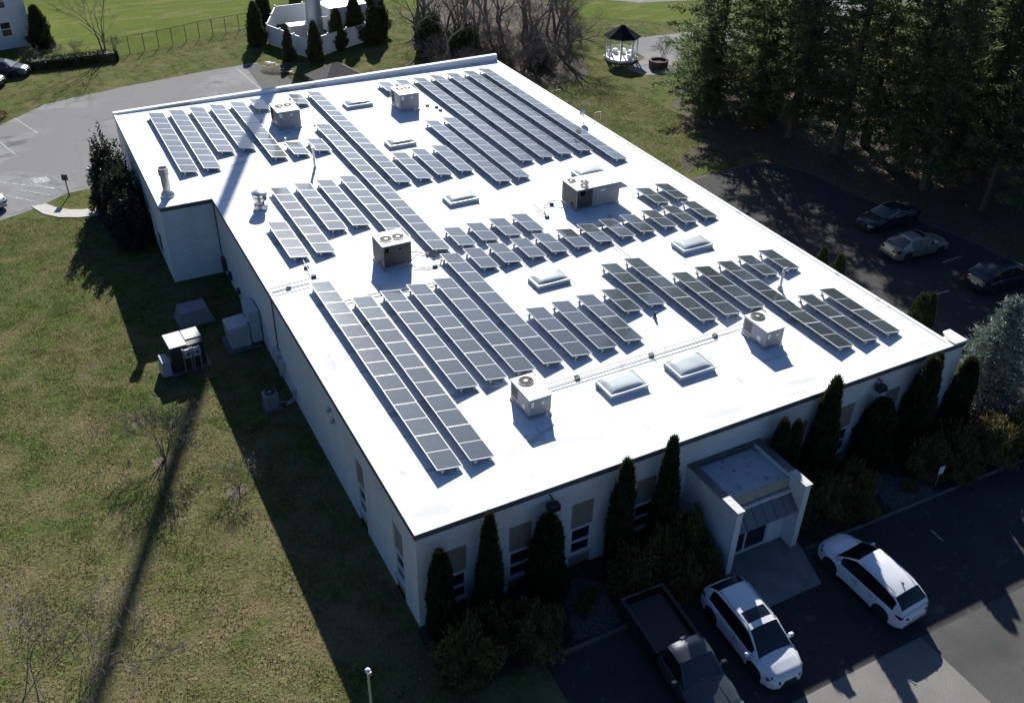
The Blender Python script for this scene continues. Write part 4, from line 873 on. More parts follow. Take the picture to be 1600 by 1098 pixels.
DK = blob_plant_mesh('darkshrub', 1, 1, 8, 3000, 'arb', .2, .07, .25)
for i, (x, y, r, h, lab) in enumerate([(31.2, 61.6, 1.6, 3.4, 'dark evergreen mass in the thicket left of the thick trunk'), (34.6, 60.6, 1.2, 1.6, 'dark low evergreen under the thick-trunked bare tree'), (29.6, 66.6, 1.5, 3.8, 'dark evergreen at the left end of the thicket'), (38.4, 59.4, 1.2, 1.3, 'greenish low shrub right of the thick trunk')]):
    plant('thicket_evergreen', lab, 'evergreen shrub', DK, (x, y, 0), (r, r, h), i*2, 'dark evergreens within the thicket')
LB = bare_proto(31, 3.6, .55, 5, .028, multi=8, m=M_TWIG)
place_tree('bare_shrub', 'leafless vase-shaped shrub on the lawn left of the building, in the pole shadow', 'bare shrub', LB, (-6.85, 14.5, 0), 1.0, .3, 'leafless shrubs on the left lawn')
place_tree('bare_shrub', 'small leafless shrub at the edge of the building shadow', 'bare shrub', bare_proto(32, 2.4, .6, 4, .02, multi=6, m=M_TWIG), (-4.25, 11.0, 0), .9, 1.3, 'leafless shrubs on the left lawn')
place_tree('bare_tree', 'bare tree whose fine twigs fill the bottom left corner', 'bare tree', bare_proto(33, 8, .6, 6, .1, multi=3, m=M_TWIG), (-12.9, -.6, 0), .95, 2.2)
place_tree('bare_tree', 'slender bare tree beside the dark hedge at the top left', 'bare tree', bare_proto(34, 8.5, .35, 5, .1, multi=3), (-.3, 79.3, 0), 1.0, 1.0)
for i, (x, y) in enumerate([(-4.6, 79.6), (-2.6, 79.8), (-7.0, 80.2), (.9, 80.2)]):
    place_tree('hedge_twig_bush', 'leafless reddish bush behind the dark hedge at the top left', 'bush', BUSH[i % 3], (x, y, 0), .8, i, 'leafless bushes behind the top left hedge')
for i, (x, y) in enumerate([(50.6, 55.2), (53.2, 54.6)]):
    place_tree('bare_shrub', ['leafless reddish shrub right of the brown planter', 'leafless shrub between the planter and the pines'][i], 'bare shrub', BUSH[i], (x, y, 0), 1.1, i, 'leafless shrubs right of the gazebo')
# reddish brown leafy bush at the left edge, hedge, evergreens
plant('brown_bush', 'reddish brown bush at the left edge of the back parking lot', 'bush', blob_plant_mesh('brownbush', 1, 1, 9, 2200, 'brown', .16, .07, .25), (-12.2, 66.0, 0), (1.7, 1.7, 1.8))
HM = cone_plant_mesh('evergreen', 4.2, 1.15, 7, 5200, 'hedge', .3, .12, power=.5, lumps=.22)
t = thing('hedge', 'long low dark clipped hedge on the mulch bank beside the top left parked car', 'hedge', (-3.2, 78.2, 0), R(-1))
hr = np.random.default_rng(3); n = 6000; P = hr.uniform(-1, 1, (n, 3)); k = np.argmax(np.abs(P), 1); P[np.arange(n), k] = np.sign(P[np.arange(n), k])
P = P*np.array([3.9, .55, .45])+np.array([0, 0, .45]); P += hr.normal(size=P.shape)*.06
V, T = leaves(P, (P-np.array([0, 0, .3]))*np.array([.2, 1, 1])+hr.normal(size=P.shape)*.4, .16, .09, hr)
link(bpy.data.objects.new('foliage', tri_mesh('hedge', V, T, [LEAFM['arb']])), t); obj('hedge_core', MB().bbox(-3.8, 3.8, -.45, .45, 0, .8, .1), LEAFM['arb'], t)
GC_ = 'pointed evergreens around the white fenced compound'
for i, (x, y, r, h, lab) in enumerate([(14.6, 77.4, 1.15, 4.6, 'tall evergreen left of the white compound'), (17.3, 84.5, 1.1, 4.2, 'evergreen behind the left end of the white compound'), (16.1, 70.9, .75, 3.3, 'small evergreen before the left corner of the compound'), (18.5, 69.7, .95, 4.1, 'evergreen in front of the white compound corner, below the tall pole'),
    (21.8, 72.6, 1.1, 4.3, 'evergreen in front of the compound, right of the pole'), (24.3, 74.2, 1.3, 5.0, 'big evergreen at the right front of the compound'), (27.2, 75.3, 1.5, 5.8, 'biggest dark evergreen at the right end of the compound'), (25.9, 72.9, 1.1, 4.0, 'evergreen between the two biggest ones'), (21.9, 87.5, 1.0, 3.6, 'evergreen behind the compound, right of the tall pole'), (-5.4, 85.4, 1.35, 4.4, 'dark evergreen at the corner of the white house'), (24.5, 88, .9, 3.2, 'small evergreen behind the compound at the top edge')]):
    plant('pointed_evergreen', lab, 'evergreen tree', HM, (x, y, 0), (r*.85/1.15, r*.85/1.15, h*.92/4.2), i*1.1, GC_)

# ------------------------------------------------------------------ structures around the site
pole = thing('monopole_tower', 'very tall pale grey steel pole rising out of the white fenced compound', 'tower', (21.2, 78.2, 0))
m = MB(); m.lathe([(.86, 0), (.82, 8), (.55, 24), (.38, 40), (.26, 60)], 18); obj('pole_shaft', m, mat('galvanised_pole', (.42, .45, .48), .45, metal=.3, noise=(1, .1)), pole, smooth=40)
m = MB()
for k in range(3): a = k*2.09+.4; m.tube([(0, 0, 58), (1.6*math.cos(a), 1.6*math.sin(a), 58)], .06, 5); m.box(1.5*math.cos(a)-.15, 1.5*math.cos(a)+.15, 1.5*math.sin(a)-.15, 1.5*math.sin(a)+.15, 57, 59)
obj('antenna_array', m, WHITE, pole)
obj('base_plate', MB().lathe([(1.2, 0.02), (1.2, .12)], 18), M_CONC, pole)
fen = thing('white_fence', 'white solid panel fence around the tower compound', 'fence', (18.1, 70.5, 0))
poly = [(18.1, 70.5), (15.8, 77.4), (18.6, 84.0), (28.0, 84.4), (27.6, 74.8)]
M_VIN = mat('white_vinyl', (.68, .7, .72), .45)
for i in range(5):
    a = poly[i]; b = poly[(i+1) % 5]; d = Vector((b[0]-a[0], b[1]-a[1])); L = d.length; d.normalize(); n_ = Vector((-d.y, d.x))*.04; o = MB()
    q = [(a[0]-18.1+n_.x, a[1]-70.5+n_.y), (b[0]-18.1+n_.x, b[1]-70.5+n_.y), (b[0]-18.1-n_.x, b[1]-70.5-n_.y), (a[0]-18.1-n_.x, a[1]-70.5-n_.y)]
    o.prism(q, .05, 1.95); pn = obj('fence_panel', o, M_VIN, fen)
    o = MB(); k = int(L/2.4)
    for j in range(k+1):
        x, y = a[0]-18.1+d.x*L*j/k, a[1]-70.5+d.y*L*j/k
        if j < k: o.box(x-.07, x+.07, y-.07, y+.07, 0, 2.1)
        if j < k: obj('fence_post', o, M_VIN, pn); o = MB()
t = thing('equipment_shelter', 'white flat-roofed equipment shelter inside the fenced compound', 'shed', (25.0, 80.0, 0), R(8))
obj('wall', MB().box(-2.2, 2.2, -1.5, 1.5, 0, 2.5), M_VIN, t); obj('roof', MB().bbox(-2.35, 2.35, -1.65, 1.65, 2.503, 2.65, .03), WHITE, t); obj('door', MB().box(-.5, .5, -1.53, -1.503, .1, 2.1), M_CAB, t)
t = thing('equipment_cabinet', 'low pale cabinets on a rack beside the foot of the tall pole', 'cabinet', (18.9, 77.0, 0))
obj('cabinet', MB().bbox(-.9, .9, -.5, .5, .3, 1.7, .03), M_CAB, t); obj('cabinet_top', MB().box(-1.0, 1.2, -.7, .7, 1.72, 1.78), WHITE, t); obj('rack', MB().box(-1, -.9, -.5, .5, 0, .3).box(.9, 1, -.5, .5, 0, .3).tube([(2.6, 0, 0), (2.6, 0, 2.2), (3.4, 0, 2.2), (3.4, 0, 0)], .05, 5), M_STEEL, t)
# brown hip-roofed shed
t = thing('garden_shed', 'small shed with a brown hipped shingle roof behind the back parapet', 'shed', (17.0, 58.9, 0), R(10))
obj('wall', MB().box(-1.9, 1.9, -1.6, 1.6, 0, 1.9), mat('shed_wall', (.2, .16, .13), .8, noise=(3, .2)), t)
m = MB(); m.add([(-2.2, -1.9, 1.9), (2.2, -1.9, 1.9), (2.2, 1.9, 1.9), (-2.2, 1.9, 1.9), (-.3, 0, 3.1), (.3, 0, 3.1)], [(0, 1, 5, 4), (1, 2, 5), (2, 3, 4, 5), (3, 0, 4), (3, 2, 1, 0)]); obj('roof', m, mat('brown_shingle', (.15, .125, .11), .85, noise=(9, .3), bump=(14, .6)), t)
obj('door', MB().box(-.4, .4, -1.63, -1.603, .05, 1.7), M_BARK, t)
t = thing('timber_pile', 'low dark timber stack just behind the back parapet on the right', 'timber', (28.0, 57.2, 0), R(-8))
for k in range(3): obj('timber', MB().box(-4, 4, -.5+k*.34, -.22+k*.34, 0, .5), M_BARK, t)
# debris heap
t = thing('debris_pile', 'heap of pale boards and rubble at the edge of the back parking lot', 'debris', (14.1, 68.4, 0))
rr = random.Random(9)
for k in range(16):
    a = rr.uniform(-.6, .6)-.9; L = rr.uniform(.5, 1.4); c = (rr.uniform(-1, 1.4), rr.uniform(-1.8, 1.8)); z = rr.uniform(.05, .35)
    M2 = Matrix.Translation((c[0], c[1], z)) @ Matrix.Rotation(a, 4, 'Z') @ Matrix.Rotation(rr.uniform(-.2, .2), 4, 'Y')
    obj('board', MB().box(-L/2, L/2, -.09, .09, -.03, .03, M2), [M_CONC, M_BARKG, WHITE][k % 3], t)
obj('rubble', MB().lathe([(1.7, 0), (1.2, .2), (.5, .32), (.05, .36)], 11), M_LITTER, t)
# gazebo
t = thing('gazebo', 'white octagonal gazebo with a dark pointed roof on the paved corner', 'gazebo', (47.0, 57.6, 0), .2)
def ring(r, n=8, ph=0): return [(r*math.cos(2*math.pi*k/n+ph), r*math.sin(2*math.pi*k/n+ph)) for k in range(n)]
obj('deck', MB().prism(ring(1.75), .05, .3), WHITE, t)
for x, y in ring(1.6): obj('post', MB().box(x-.06, x+.06, y-.06, y+.06, .3, 2.35), WHITE, t)
m = MB(); rg = ring(1.6)
for k in range(8):
    if k == 6: continue
    a, b = rg[k], rg[(k+1) % 8]
    m.tube([(a[0], a[1], 1.05), (b[0], b[1], 1.05)], .035, 4); m.tube([(a[0], a[1], .45), (b[0], b[1], .45)], .03, 4)
    for s in np.linspace(.1, .9, 8): m.tube([(a[0]+(b[0]-a[0])*s, a[1]+(b[1]-a[1])*s, .45), (a[0]+(b[0]-a[0])*s, a[1]+(b[1]-a[1])*s, 1.05)], .018, 3)
obj('railing', m, WHITE, t)
m = MB(); m.lathe([(1.72, 2.2), (1.72, 2.38)], 8, capb=False, capt=False); m.lathe([(1.58, 2.2), (1.58, 2.38)], 8, capb=False, capt=False); obj('frieze', m, WHITE, t)
rf2 = obj('roof', MB().lathe([(1.95, 2.36), (1.1, 2.85), (.12, 3.45)], 8), mat('dark_shingle', (.02, .02, .026), .95, 0, 0.02, noise=(8, .3)), t)
obj('finial', MB().lathe([(.12, 3.45), (.1, 3.55), (.03, 3.62)], 8), WHITE, rf2); 
for k in range(6): a = .7*k-1.5; obj('bench', MB().box(1.2*math.cos(a)-.2, 1.2*math.cos(a)+.2, 1.2*math.sin(a)-.2, 1.2*math.sin(a)+.2, .31, .72), WHITE, t)
t = thing('planter', 'round dark brown stone planter next to the gazebo', 'planter', (48.9, 53.6, 0))
obj('planter_wall', MB().lathe([(.95, 0), (1.0, .8), (.8, .8), (.78, .55), (.01, .5)], 12, capt=False), mat('brown_stone', (.085, .055, .042), .9, noise=(4, .5), bump=(5, .8)), t)
obj('soil', MB().lathe([(.77, .56), (.01, .62)], 12, capb=False, capt=False), M_LITTER, t)
# white house
t = thing('white_house', 'white sided two-storey house cut off by the top left corner', 'house', (-6.1, 86.7, 0), R(13))
M_SID = mat('white_siding', (.66, .68, .7), .6, noise=(.4, .05)); m = MB()
m.box(-12, 0, 0, 9, 0, 6.0)
obj('wall', m, M_SID, t); m = MB()
for k in range(24): m.box(-12, 0, -.015, -.003, .25+k*.24, .27+k*.24)
obj('siding', m, M_SID, t)
m = MB(); m.add([(-12.4, -.4, 6), (.4, -.4, 6), (.4, 9.4, 6), (-12.4, 9.4, 6), (-12.4, 4.5, 8.6), (.4, 4.5, 8.6)], [(0, 1, 5, 4), (2, 3, 4, 5), (1, 2, 5), (3, 0, 4), (3, 2, 1, 0)]); obj('roof', m, mat('house_shingle', (.12, .115, .11), .85, noise=(6, .2)), t)
for x, z in ((-2.3, 1.3), (-6, 1.3), (-2.3, 4), (-6, 4)):
    f = obj('window', MB().box(x-.55, x+.55, -.06, -.018, z-.08, z+1.38), WHITE, t); obj('window_pane', MB().box(x-.45, x+.45, -.07, -.062, z, z+.6).box(x-.45, x+.45, -.07, -.062, z+.68, z+1.28), M_GLASSW, f)
# chain-link fence
t = thing('chain_link_fence', 'thin dark chain-link fence along the far field', 'fence', (.7, 79.4, 0))
fp = [(0, 0), (3, .6), (6, 1.6), (9, 2.8), (12, 3.6), (15, 4.2)]; M_FEN = mat('fence_wire', (.06, .065, .06), .6)
for x, y in fp+[(4.5, 1.1), (1.5, .3), (7.5, 2.2), (10.5, 3.2), (13.5, 3.9)]: obj('fence_post', MB().tube([(x, y, 0), (x, y, 1.75)], .035, 5), M_FEN, t)
m = MB(); m.tube([(x, y, 1.7) for x, y in fp], .02, 4); m.tube([(x, y, .1) for x, y in fp], .012, 4)
for i in range(5):
    a, b = fp[i], fp[i+1]; L = math.hypot(b[0]-a[0], b[1]-a[1]); k = int(L/.16)
    for j in range(-8, k):
        for sg in (1, -1):
            s0 = j*.16; s1 = s0+1.6
            if sg < 0: s0, s1 = s1, s0
            z0, z1 = .1, 1.7
            c0, c1 = max(0, min(L, s0)), max(0, min(L, s1)); 
            if c0 == c1: continue
            zz0 = z0+(z1-z0)*(c0-s0)/(s1-s0); zz1 = z0+(z1-z0)*(c1-s0)/(s1-s0)
            ux, uy = (b[0]-a[0])/L, (b[1]-a[1])/L; p = Vector((a[0]+ux*c0, a[1]+uy*c0, zz0)); q = Vector((a[0]+ux*c1, a[1]+uy*c1, zz1))
            o_ = Vector((0, 0, .006)); m.add([p-o_, q-o_, q+o_, p+o_], [(0, 1, 2, 3)])
obj('wire_mesh', m, M_FEN, t)
# utility objects on the lawn
t = thing('utility_pad_box', 'low grey box with a wide flared base on the shaded lawn by the notch', 'utility box', (-2.95, 26.3, 0), R(4))
m = MB(); m.add([(-.95, -.75, .1), (.95, -.75, .1), (.95, .75, .1), (-.95, .75, .1), (-.75, -.5, .85), (.75, -.5, .85), (.75, .5, .95), (-.75, .5, .95)], [(0, 1, 5, 4), (1, 2, 6, 5), (2, 3, 7, 6), (3, 0, 4, 7), (4, 5, 6, 7)])
obj('box_body', m, mat('box_grey', (.2, .2, .22), .6, noise=(3, .1)), t); obj('pad', MB().box(-1.0, 1.0, -.85, .8, .0, .1), mat('dim_pad', (.15, .145, .135), .9), t)
t = thing('transformer_cabinet', 'dark green transformer cabinet with sunlit pale top panels and two meters', 'transformer', (-4.25, 22.1, 0), R(4))
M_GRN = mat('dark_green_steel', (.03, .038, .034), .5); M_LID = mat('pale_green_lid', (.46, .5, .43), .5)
obj('cabinet', MB().bbox(-.85, .9, -.75, .75, .1, 1.5, .03), M_GRN, t)
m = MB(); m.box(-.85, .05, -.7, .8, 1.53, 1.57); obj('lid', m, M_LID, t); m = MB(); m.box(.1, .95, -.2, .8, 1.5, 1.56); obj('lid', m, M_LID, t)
obj('pad', MB().box(-1.1, 1.1, -1.0, .9, 0, .06), mat('stained_pad', (.13, .125, .11), .9, noise=(3, .3)), t)
m = MB(); m.add([(-1.5, -.95, .1), (-1.0, -1.0, .1), (-1.0, -.1, .1), (-1.5, -.1, .1), (-1.4, -.9, .95), (-1.02, -.95, .95), (-1.02, -.1, 1.0), (-1.4, -.1, 1.0)], [(0, 1, 5, 4), (1, 2, 6, 5), (2, 3, 7, 6), (3, 0, 4, 7), (4, 5, 6, 7)])
obj('side_box', m, mat('side_box', (.33, .34, .38), .5), t)
for x in (-.05, .42):
    mt = obj('meter', MB().bbox(x-.19, x+.19, -1.15, -1.0, 1.0, 1.5, .02).lathe([(.13, -1.15), (.11, -1.22), (.02, -1.23)], 12, (x, 0, 1.27), axis='y'), mat('meter_grey', (.42, .43, .45), .4), t)
    obj('meter_glass', MB().lathe([(.09, -1.225), (.01, -1.24)], 12, (x, 0, 1.27), axis='y'), M_GLASSW, mt)
m = MB()
for x in (-.3, .08, .2, .55): m.tube([(x, -1.05, 0), (x, -1.05, 1.55)], .035, 6)
obj('meter_post', m, M_STEEL, t)
t = thing('transformer', 'pale grey box transformer next to the left wall with switchgear behind it', 'transformer', (-1.05, 22.7, 0))
M_LG = mat('light_grey_steel', (.4, .42, .44), .5, noise=(3, .08))
m = MB(); m.add([(-.75, -.6, .1), (.35, -.6, .1), (.35, .7, .1), (-.75, .7, .1), (-.8, -.6, 1.35), (.35, -.6, 1.45), (.35, .7, 1.45), (-.8, .7, 1.35)], [(0, 1, 5, 4), (1, 2, 6, 5), (2, 3, 7, 6), (3, 0, 4, 7), (4, 5, 6, 7)])
obj('cabinet', m, M_LG, t); obj('switchgear', MB().bbox(.4, .98, -.75, .9, .3, 2.2, .02), M_LG, t); obj('meter', MB().box(.25, .395, -.55, -.1, 1.3, 1.6).box(.25, .395, -.55, -.1, .8, 1.1), M_STEEL, t); obj('pad', MB().box(-1.0, .9, -.9, .95, 0, .1), bpy.data.materials['stained_pad'], t)
t = thing('condenser_unit', 'small grey air conditioner condenser on the shaded grass beside the left wall', 'air conditioner', (-1.25, 16.2, 0))
obj('casing', MB().bbox(-.36, .36, -.36, .36, .1, .95, .08), mat('condenser_grey', (.2, .21, .23), .5), t); obj('pad', MB().box(-.45, .45, -.45, .45, 0, .08), bpy.data.materials['stained_pad'], t); fan_parts(t, 0, 0, .95, .27)
obj('line_set', MB().tube([(.36, -.1, .25), (.8, -.2, .2), (1.2, -.2, .4)], .025, 5), M_STEEL, t)
# signs and poles
t = thing('sign_post', 'black sign seen from behind on a dark post beside the curved path', 'sign', (-7.35, 46.9, 0), R(-25))
obj('post', MB().tube([(0, 0, 0), (0, 0, 1.55)], .045, 6), M_BLACK, t); obj('sign_plate', MB().box(-.22, .22, -.03, -.01, 1.2, 1.65), mat('sign_back', (.09, .085, .08), .6), t)
t = thing('parking_sign', 'small plain white sign at the kerb of the right front bed', 'sign', (24.7, -3.3, 0), R(-6))
obj('post', MB().tube([(0, 0, 0), (0, 0, 1.15)], .03, 6), M_STEEL, t); obj('sign_plate', MB().box(-.15, .15, -.05, -.032, .75, 1.2), WHITE, t)
t = thing('flagpole', 'thin flagpole with a white ball on top in the foreground', 'flagpole', (-3.85, -5.75, zg(-5.75)))
obj('pole', MB().tube([(0, 0, 0), (0, 0, 6.55)], [.06, .04], 10), mat('pole_grey', (.5, .55, .5), .35, metal=.5), t, smooth=40); m = MB(); m.lathe([(.085*math.cos(a)+.001, 6.66+.085*math.sin(a)) for a in np.linspace(-1.5, 1.5, 9)], 14); obj('ball', m, WHITE, t, smooth=True); obj('truck_pulley', MB().box(.03, .1, -.03, .03, 6.42, 6.56), M_STEEL, t)

# ------------------------------------------------------------------ vehicles
def paint(name, c, rough=.25, metal=0): return mat(name, c, rough, metal=metal, coat=.8)
P_WHITE = paint('pearl_white_paint', (.72, .73, .75)); P_BLACK = paint('black_paint', (.012, .013, .015)); P_SILV = paint('silver_paint', (.3, .29, .26), .3, .5); P_DARK = paint('dark_blue_paint', (.015, .018, .03)); P_CHAR = paint('charcoal_paint', (.035, .04, .045))
M_CGL = mat('car_glass', (.008, .009, .012), .05, spec=.8); M_TRIM = mat('black_trim', (.012, .012, .013), .5); M_CHROME = mat('chrome', (.6, .6, .62), .15, metal=1)
M_LAMP = mat('headlamp_glass', (.1, .11, .13), .1, spec=.8); M_RED = mat('tail_lamp_red', (.09, .008, .01), .2); M_PLATE = mat('plate_white', (.55, .56, .55), .5)
M_TYRE = mat('tyre', (.014, .014, .015), .85); M_RIM = mat('alloy_rim', (.42, .43, .45), .3, metal=.8)
def wheel(t, x, y, r, wd, side, rimcol=None):
    m = MB(); m.lathe([(r*.62, -wd/2), (r*.94, -wd/2), (r, -wd/2+.04), (r, wd/2-.04), (r*.94, wd/2), (r*.62, wd/2)], 28, (0, 0, 0), axis='y')
    w_ = obj('wheel', m, M_TYRE, t, (x, y, r), smooth=35)
    m = MB(); yy = side*(wd/2-.02)
    m.lathe([(r*.64, yy), (r*.58, yy-side*.03), (.001, yy-side*.05)], 24, axis='y', capb=False, capt=False); 
    obj('brake_disc', m, M_TRIM, w_)
    m = MB()
    m.lathe([(r*.66, yy+side*.005), (r*.58, yy+side*.004)], 28, axis='y', capb=False, capt=False)
    for k in range(5):
        a = 2*math.pi*k/5
        for da in (-.16, .16):
            c, s = math.cos(a+da), math.sin(a+da); c0, s0 = math.cos(a), math.sin(a)
            px = [(r*.1*c0-.03*s0, yy, r*.1*s0+.03*c0), (r*.1*c0+.03*s0, yy, r*.1*s0-.03*c0), (r*.62*c+.02*s, yy, r*.62*s-.02*c), (r*.62*c-.02*s, yy, r*.62*s+.02*c)]
            m.add([(p[0], p[1]+side*.008, p[2]) for p in px], [(0, 1, 2, 3)])
    m.lathe([(.06, yy+side*.012), (.001, yy+side*.016)], 10, axis='y', capb=False, capt=False)
    obj('rim', m, rimcol or M_RIM, w_)
def vehicle(name, label, cat, loc, rz, P, col, group=None, build=None):
    """front is +x. P: L, W, deck/belt/width control points, greenhouse points, wheel xs and radius"""
    t = thing(name, label, cat, loc, rz, group)
    L, W = P['L'], P['W']; wr = P['wr']; wx = P['wx']; n = 57
    xs = sorted(set([round(-L/2+L*i/(n-1), 4) for i in range(n)]+[round(c+wr*1.16*math.cos(a), 4) for c in wx for a in np.linspace(0, math.pi, 11)]))
    deck = lambda x: float(np.interp(x, *zip(*P['deck']))); belt = lambda x: float(np.interp(x, *zip(*P['belt']))); hw = lambda x: W/2*float(np.interp(x, *zip(*P['hw']))); low = lambda x: float(np.interp(x, *zip(*P['low'])))
    mb = MB(); S = []
    for x in xs:
        zb = low(x)
        for c in wx:
            q = (wr*1.16)**2-(x-c)**2
            if q > 0: zb = max(zb, wr+math.sqrt(q))
        w2 = hw(x); zs = belt(x); zt = deck(x); zb = min(zb, zs-.06); h = zs-zb
        flare = .02 if any(abs(x-c) < wr*1.5 for c in wx) else 0
        side = [(w2-.07+flare, zb), (w2-.01+flare, zb+.1*h), (w2+flare, zb+.4*h), (w2-.015+flare*.6, zb+.72*h), (w2-.045, zs-.03), (w2-.10, zs+.005), (w2*.8, zs+(zt-zs)*.55), (w2*.62, zt-.008), (w2*.56, zt-.0), (w2*.28, zt+.012), (0, zt+.018)]
        full = side+[(-y, z) for y, z in side[-2::-1]]; S.append([(x, y, z) for y, z in full])
    k = len(S[0])
    for s in S: mb.v += s
    for i in range(len(S)-1):
        for j in range(k-1): mb.f.append((i*k+j, (i+1)*k+j, (i+1)*k+j+1, i*k+j+1)); mb.mi.append(0)
    for e, rev in ((0, True), (len(S)-1, False)):
        f = tuple(e*k+j for j in range(k)); mb.f.append(tuple(reversed(f)) if rev else f); mb.mi.append(0)
    body = obj('body', mb, col, t, smooth=32)
    lo = min(low(x) for x in xs)
    m = MB(); m.box(-L/2+.25, L/2-.25, -W/2+.22, W/2-.22, lo+.02, belt(0)-.15); obj('underbody', m, M_TRIM, t)
    for c in wx: obj('wheel_well', MB().box(c-wr*1.2, c+wr*1.2, -W/2+.1, W/2-.1, wr*.8, wr*2.1), M_TRIM, t)
    # greenhouse
    g = P['green']; x0, x1, x2, x3 = g['x']        # windscreen base, windscreen top, rear top, rear base
    top = lambda x: float(np.interp(x, *zip(*g['top']))); wb = g['wb']; wt = g['wt']
    gx = sorted(set([x3, x2, x1, x0]+list(np.linspace(x3, x2, 6))+list(np.linspace(x2, x1, 9))+list(np.linspace(x1, x0, 6))+[p for q in g['panes'] for p in q])); gx = [float(a) for a in gx]
    V = []; vv = len(gx)
    for x in gx:
        zb = belt(x)-.02; zt = max(top(x), deck(x)+.0); h = zt-zb; f = min(1, h/(g['h']))
        wtt = wb*hw(0)*2/W+(wt-wb)*f; wbb = min(wb, hw(x)-.07)
        wtt = min(wtt, wbb)
        side = [(wbb, zb), (wbb-(wbb-wtt)*.25, zb+.3*h), (wbb-(wbb-wtt)*.8, zb+.86*h), (wtt-.04, zb+.94*h), (wtt*.82, zt-.01*f), (wtt*.42, zt+.015*f), (0, zt+.02*f)]
        V.append([(x, y, z) for y, z in side+[(-y, z) for y, z in side[-2::-1]]])
    kk = len(V[0]); parts = {}
    def addf(nm, i, j):
        d = parts.setdefault(nm, MB()); d.add([V[i][j], V[i+1][j], V[i+1][j+1], V[i][j+1]], [(0, 1, 2, 3)])
    for i in range(vv-1):
        xm = (gx[i]+gx[i+1])/2
        for j in range(kk-1):
            jj = min(j, kk-2-j)
            pane = any(a < xm < b for a, b in g['panes'])
            pk = 'side_window|%d%d' % (j > kk//2, [a < xm < b for a, b in g['panes']].index(True)) if pane else ''
            if jj == 1 and pane: nm = pk
            elif jj >= 3 and xm > x1+(x0-x1)*.04: nm = 'windscreen'
            elif jj >= 3 and xm < x2-(x2-x3)*.10 and xm > x3+(x2-x3)*g.get('rg', .12): nm = 'rear_window'
            elif jj >= 4 and g.get('sun') and g['sun'][0] < xm < g['sun'][1]: nm = 'sunroof'
            elif jj == 0 and pane: nm = pk
            elif jj <= 1 and g['panes'][0][0] < xm < g['panes'][-1][1]: nm = 'door_pillar|%d' % (j > kk//2)
            else: nm = 'roof'
            addf(nm, i, j)
    for nm, d in parts.items():
        import bmesh
        o = obj(nm.split('|')[0], d, col if nm == 'roof' else (M_TRIM if nm[0] == 'd' else M_CGL), t)
        b = bmesh.new(); b.from_mesh(o.data); bmesh.ops.remove_doubles(b, verts=b.verts, dist=.0005); b.to_mesh(o.data); b.free()
        o.data.polygons.foreach_set('use_smooth', [True]*len(o.data.polygons)); o.data.set_sharp_from_angle(angle=R(40))
    for c in wx:
        for s in (-1, 1): wheel(t, c, s*(W/2-.135), wr, .23, s, P.get('rimcol'))
    # mirrors, handles, seams
    for s in (-1, 1):
        m = MB(); mx = x0-.32; m.bbox(mx-.08, mx+.06, s*(W/2+.1)-.11, s*(W/2+.1)+.11, belt(mx)+.03, belt(mx)+.19, .03); m.box(mx-.03, mx+.02, min(s*(W/2-.1), s*W/2), max(s*(W/2-.1), s*W/2), belt(mx)+.02, belt(mx)+.07)
        obj('mirror', m, col, t)
        m = MB()
        for hx in P.get('handles', (.15, -.75)): m.box(hx-.1, hx+.1, min(s*(W/2-.01), s*(W/2+.02)), max(s*(W/2-.01), s*(W/2+.02)), belt(hx)-.16, belt(hx)-.13)
        obj('door_handle', m, P.get('hcol', M_CHROME), t)
        m = MB()
        for dx in P.get('seams', (1.0, 0.02, -1.0)): m.box(dx-.006, dx+.006, min(s*(W/2-.02), s*(W/2+.003)), max(s*(W/2-.02), s*(W/2+.003)), low(dx)+.08, belt(dx)-.04)
        m.box(wx[0]+wr*1.2, wx[1]-wr*1.2, min(s*(W/2-.06), s*(W/2+.004)), max(s*(W/2-.06), s*(W/2+.004)), low(0)+.01, low(0)+.1)
        obj('side_trim', m, M_TRIM, t)
    # lamps, grille, plates: laid on nose and tail
    F = P['front']; B = P['rear']
    for s in (-1, 1):
        def quadbox(nm, x, ya, yb, za, zb, m_, dx=.03, sweep=0):
            y_0, y_1 = s*ya, s*yb; sg = 1 if x > 0 else -1
            vs = [(x, y_0, za), (x-sg*sweep, y_1, za+.02), (x-sg*sweep, y_1, zb+.02), (x-sg*.04, y_0, zb)]
            vs2 = [(a-sg*.25, b, c) for a, b, c in vs]
            mm = MB().add(vs+vs2, [(0, 1, 2, 3), (7, 6, 5, 4), (0, 4, 5, 1), (1, 5, 6, 2), (2, 6, 7, 3), (3, 7, 4, 0)]); return obj(nm, mm, m_, t)
        quadbox('headlight', F['x'], *F['lamp'], M_LAMP, sweep=F['sweep'])
        quadbox('tail_light', B['x'], *B['lamp'], M_RED, sweep=B['sweep'])
    m = MB(); a, b, c, d = F['grille']; m.add([(F['x']+.025, -a, c), (F['x']+.025, a, c), (F['x']+.0, b, d), (F['x']+.0, -b, d), (F['x']-.2, -a, c), (F['x']-.2, a, c), (F['x']-.2, b, d), (F['x']-.2, -b, d)], [(0, 1, 2, 3), (0, 4, 5, 1), (1, 5, 6, 2), (2, 6, 7, 3), (3, 7, 4, 0)])
    gr = obj('grille', m, M_TRIM, t)
    m = MB()
    for q in np.linspace(.15, .85, 4): z = c+(d-c)*q; y = a+(b-a)*q-.03; m.box(F['x']+.028-.025*q, F['x']+.036-.025*q, -y, y, z-.008, z+.008)
    m.lathe([(.07, 0), (.07, .02)], 14, (F['x']+.02, 0, c+(d-c)*.6), axis='y') if False else None
    obj('grille_bar', m, M_CHROME, gr)
    obj('number_plate', MB().box(-L/2-.012, -L/2+.05, -.22, .22, B['plate'], B['plate']+.13), M_PLATE, t)
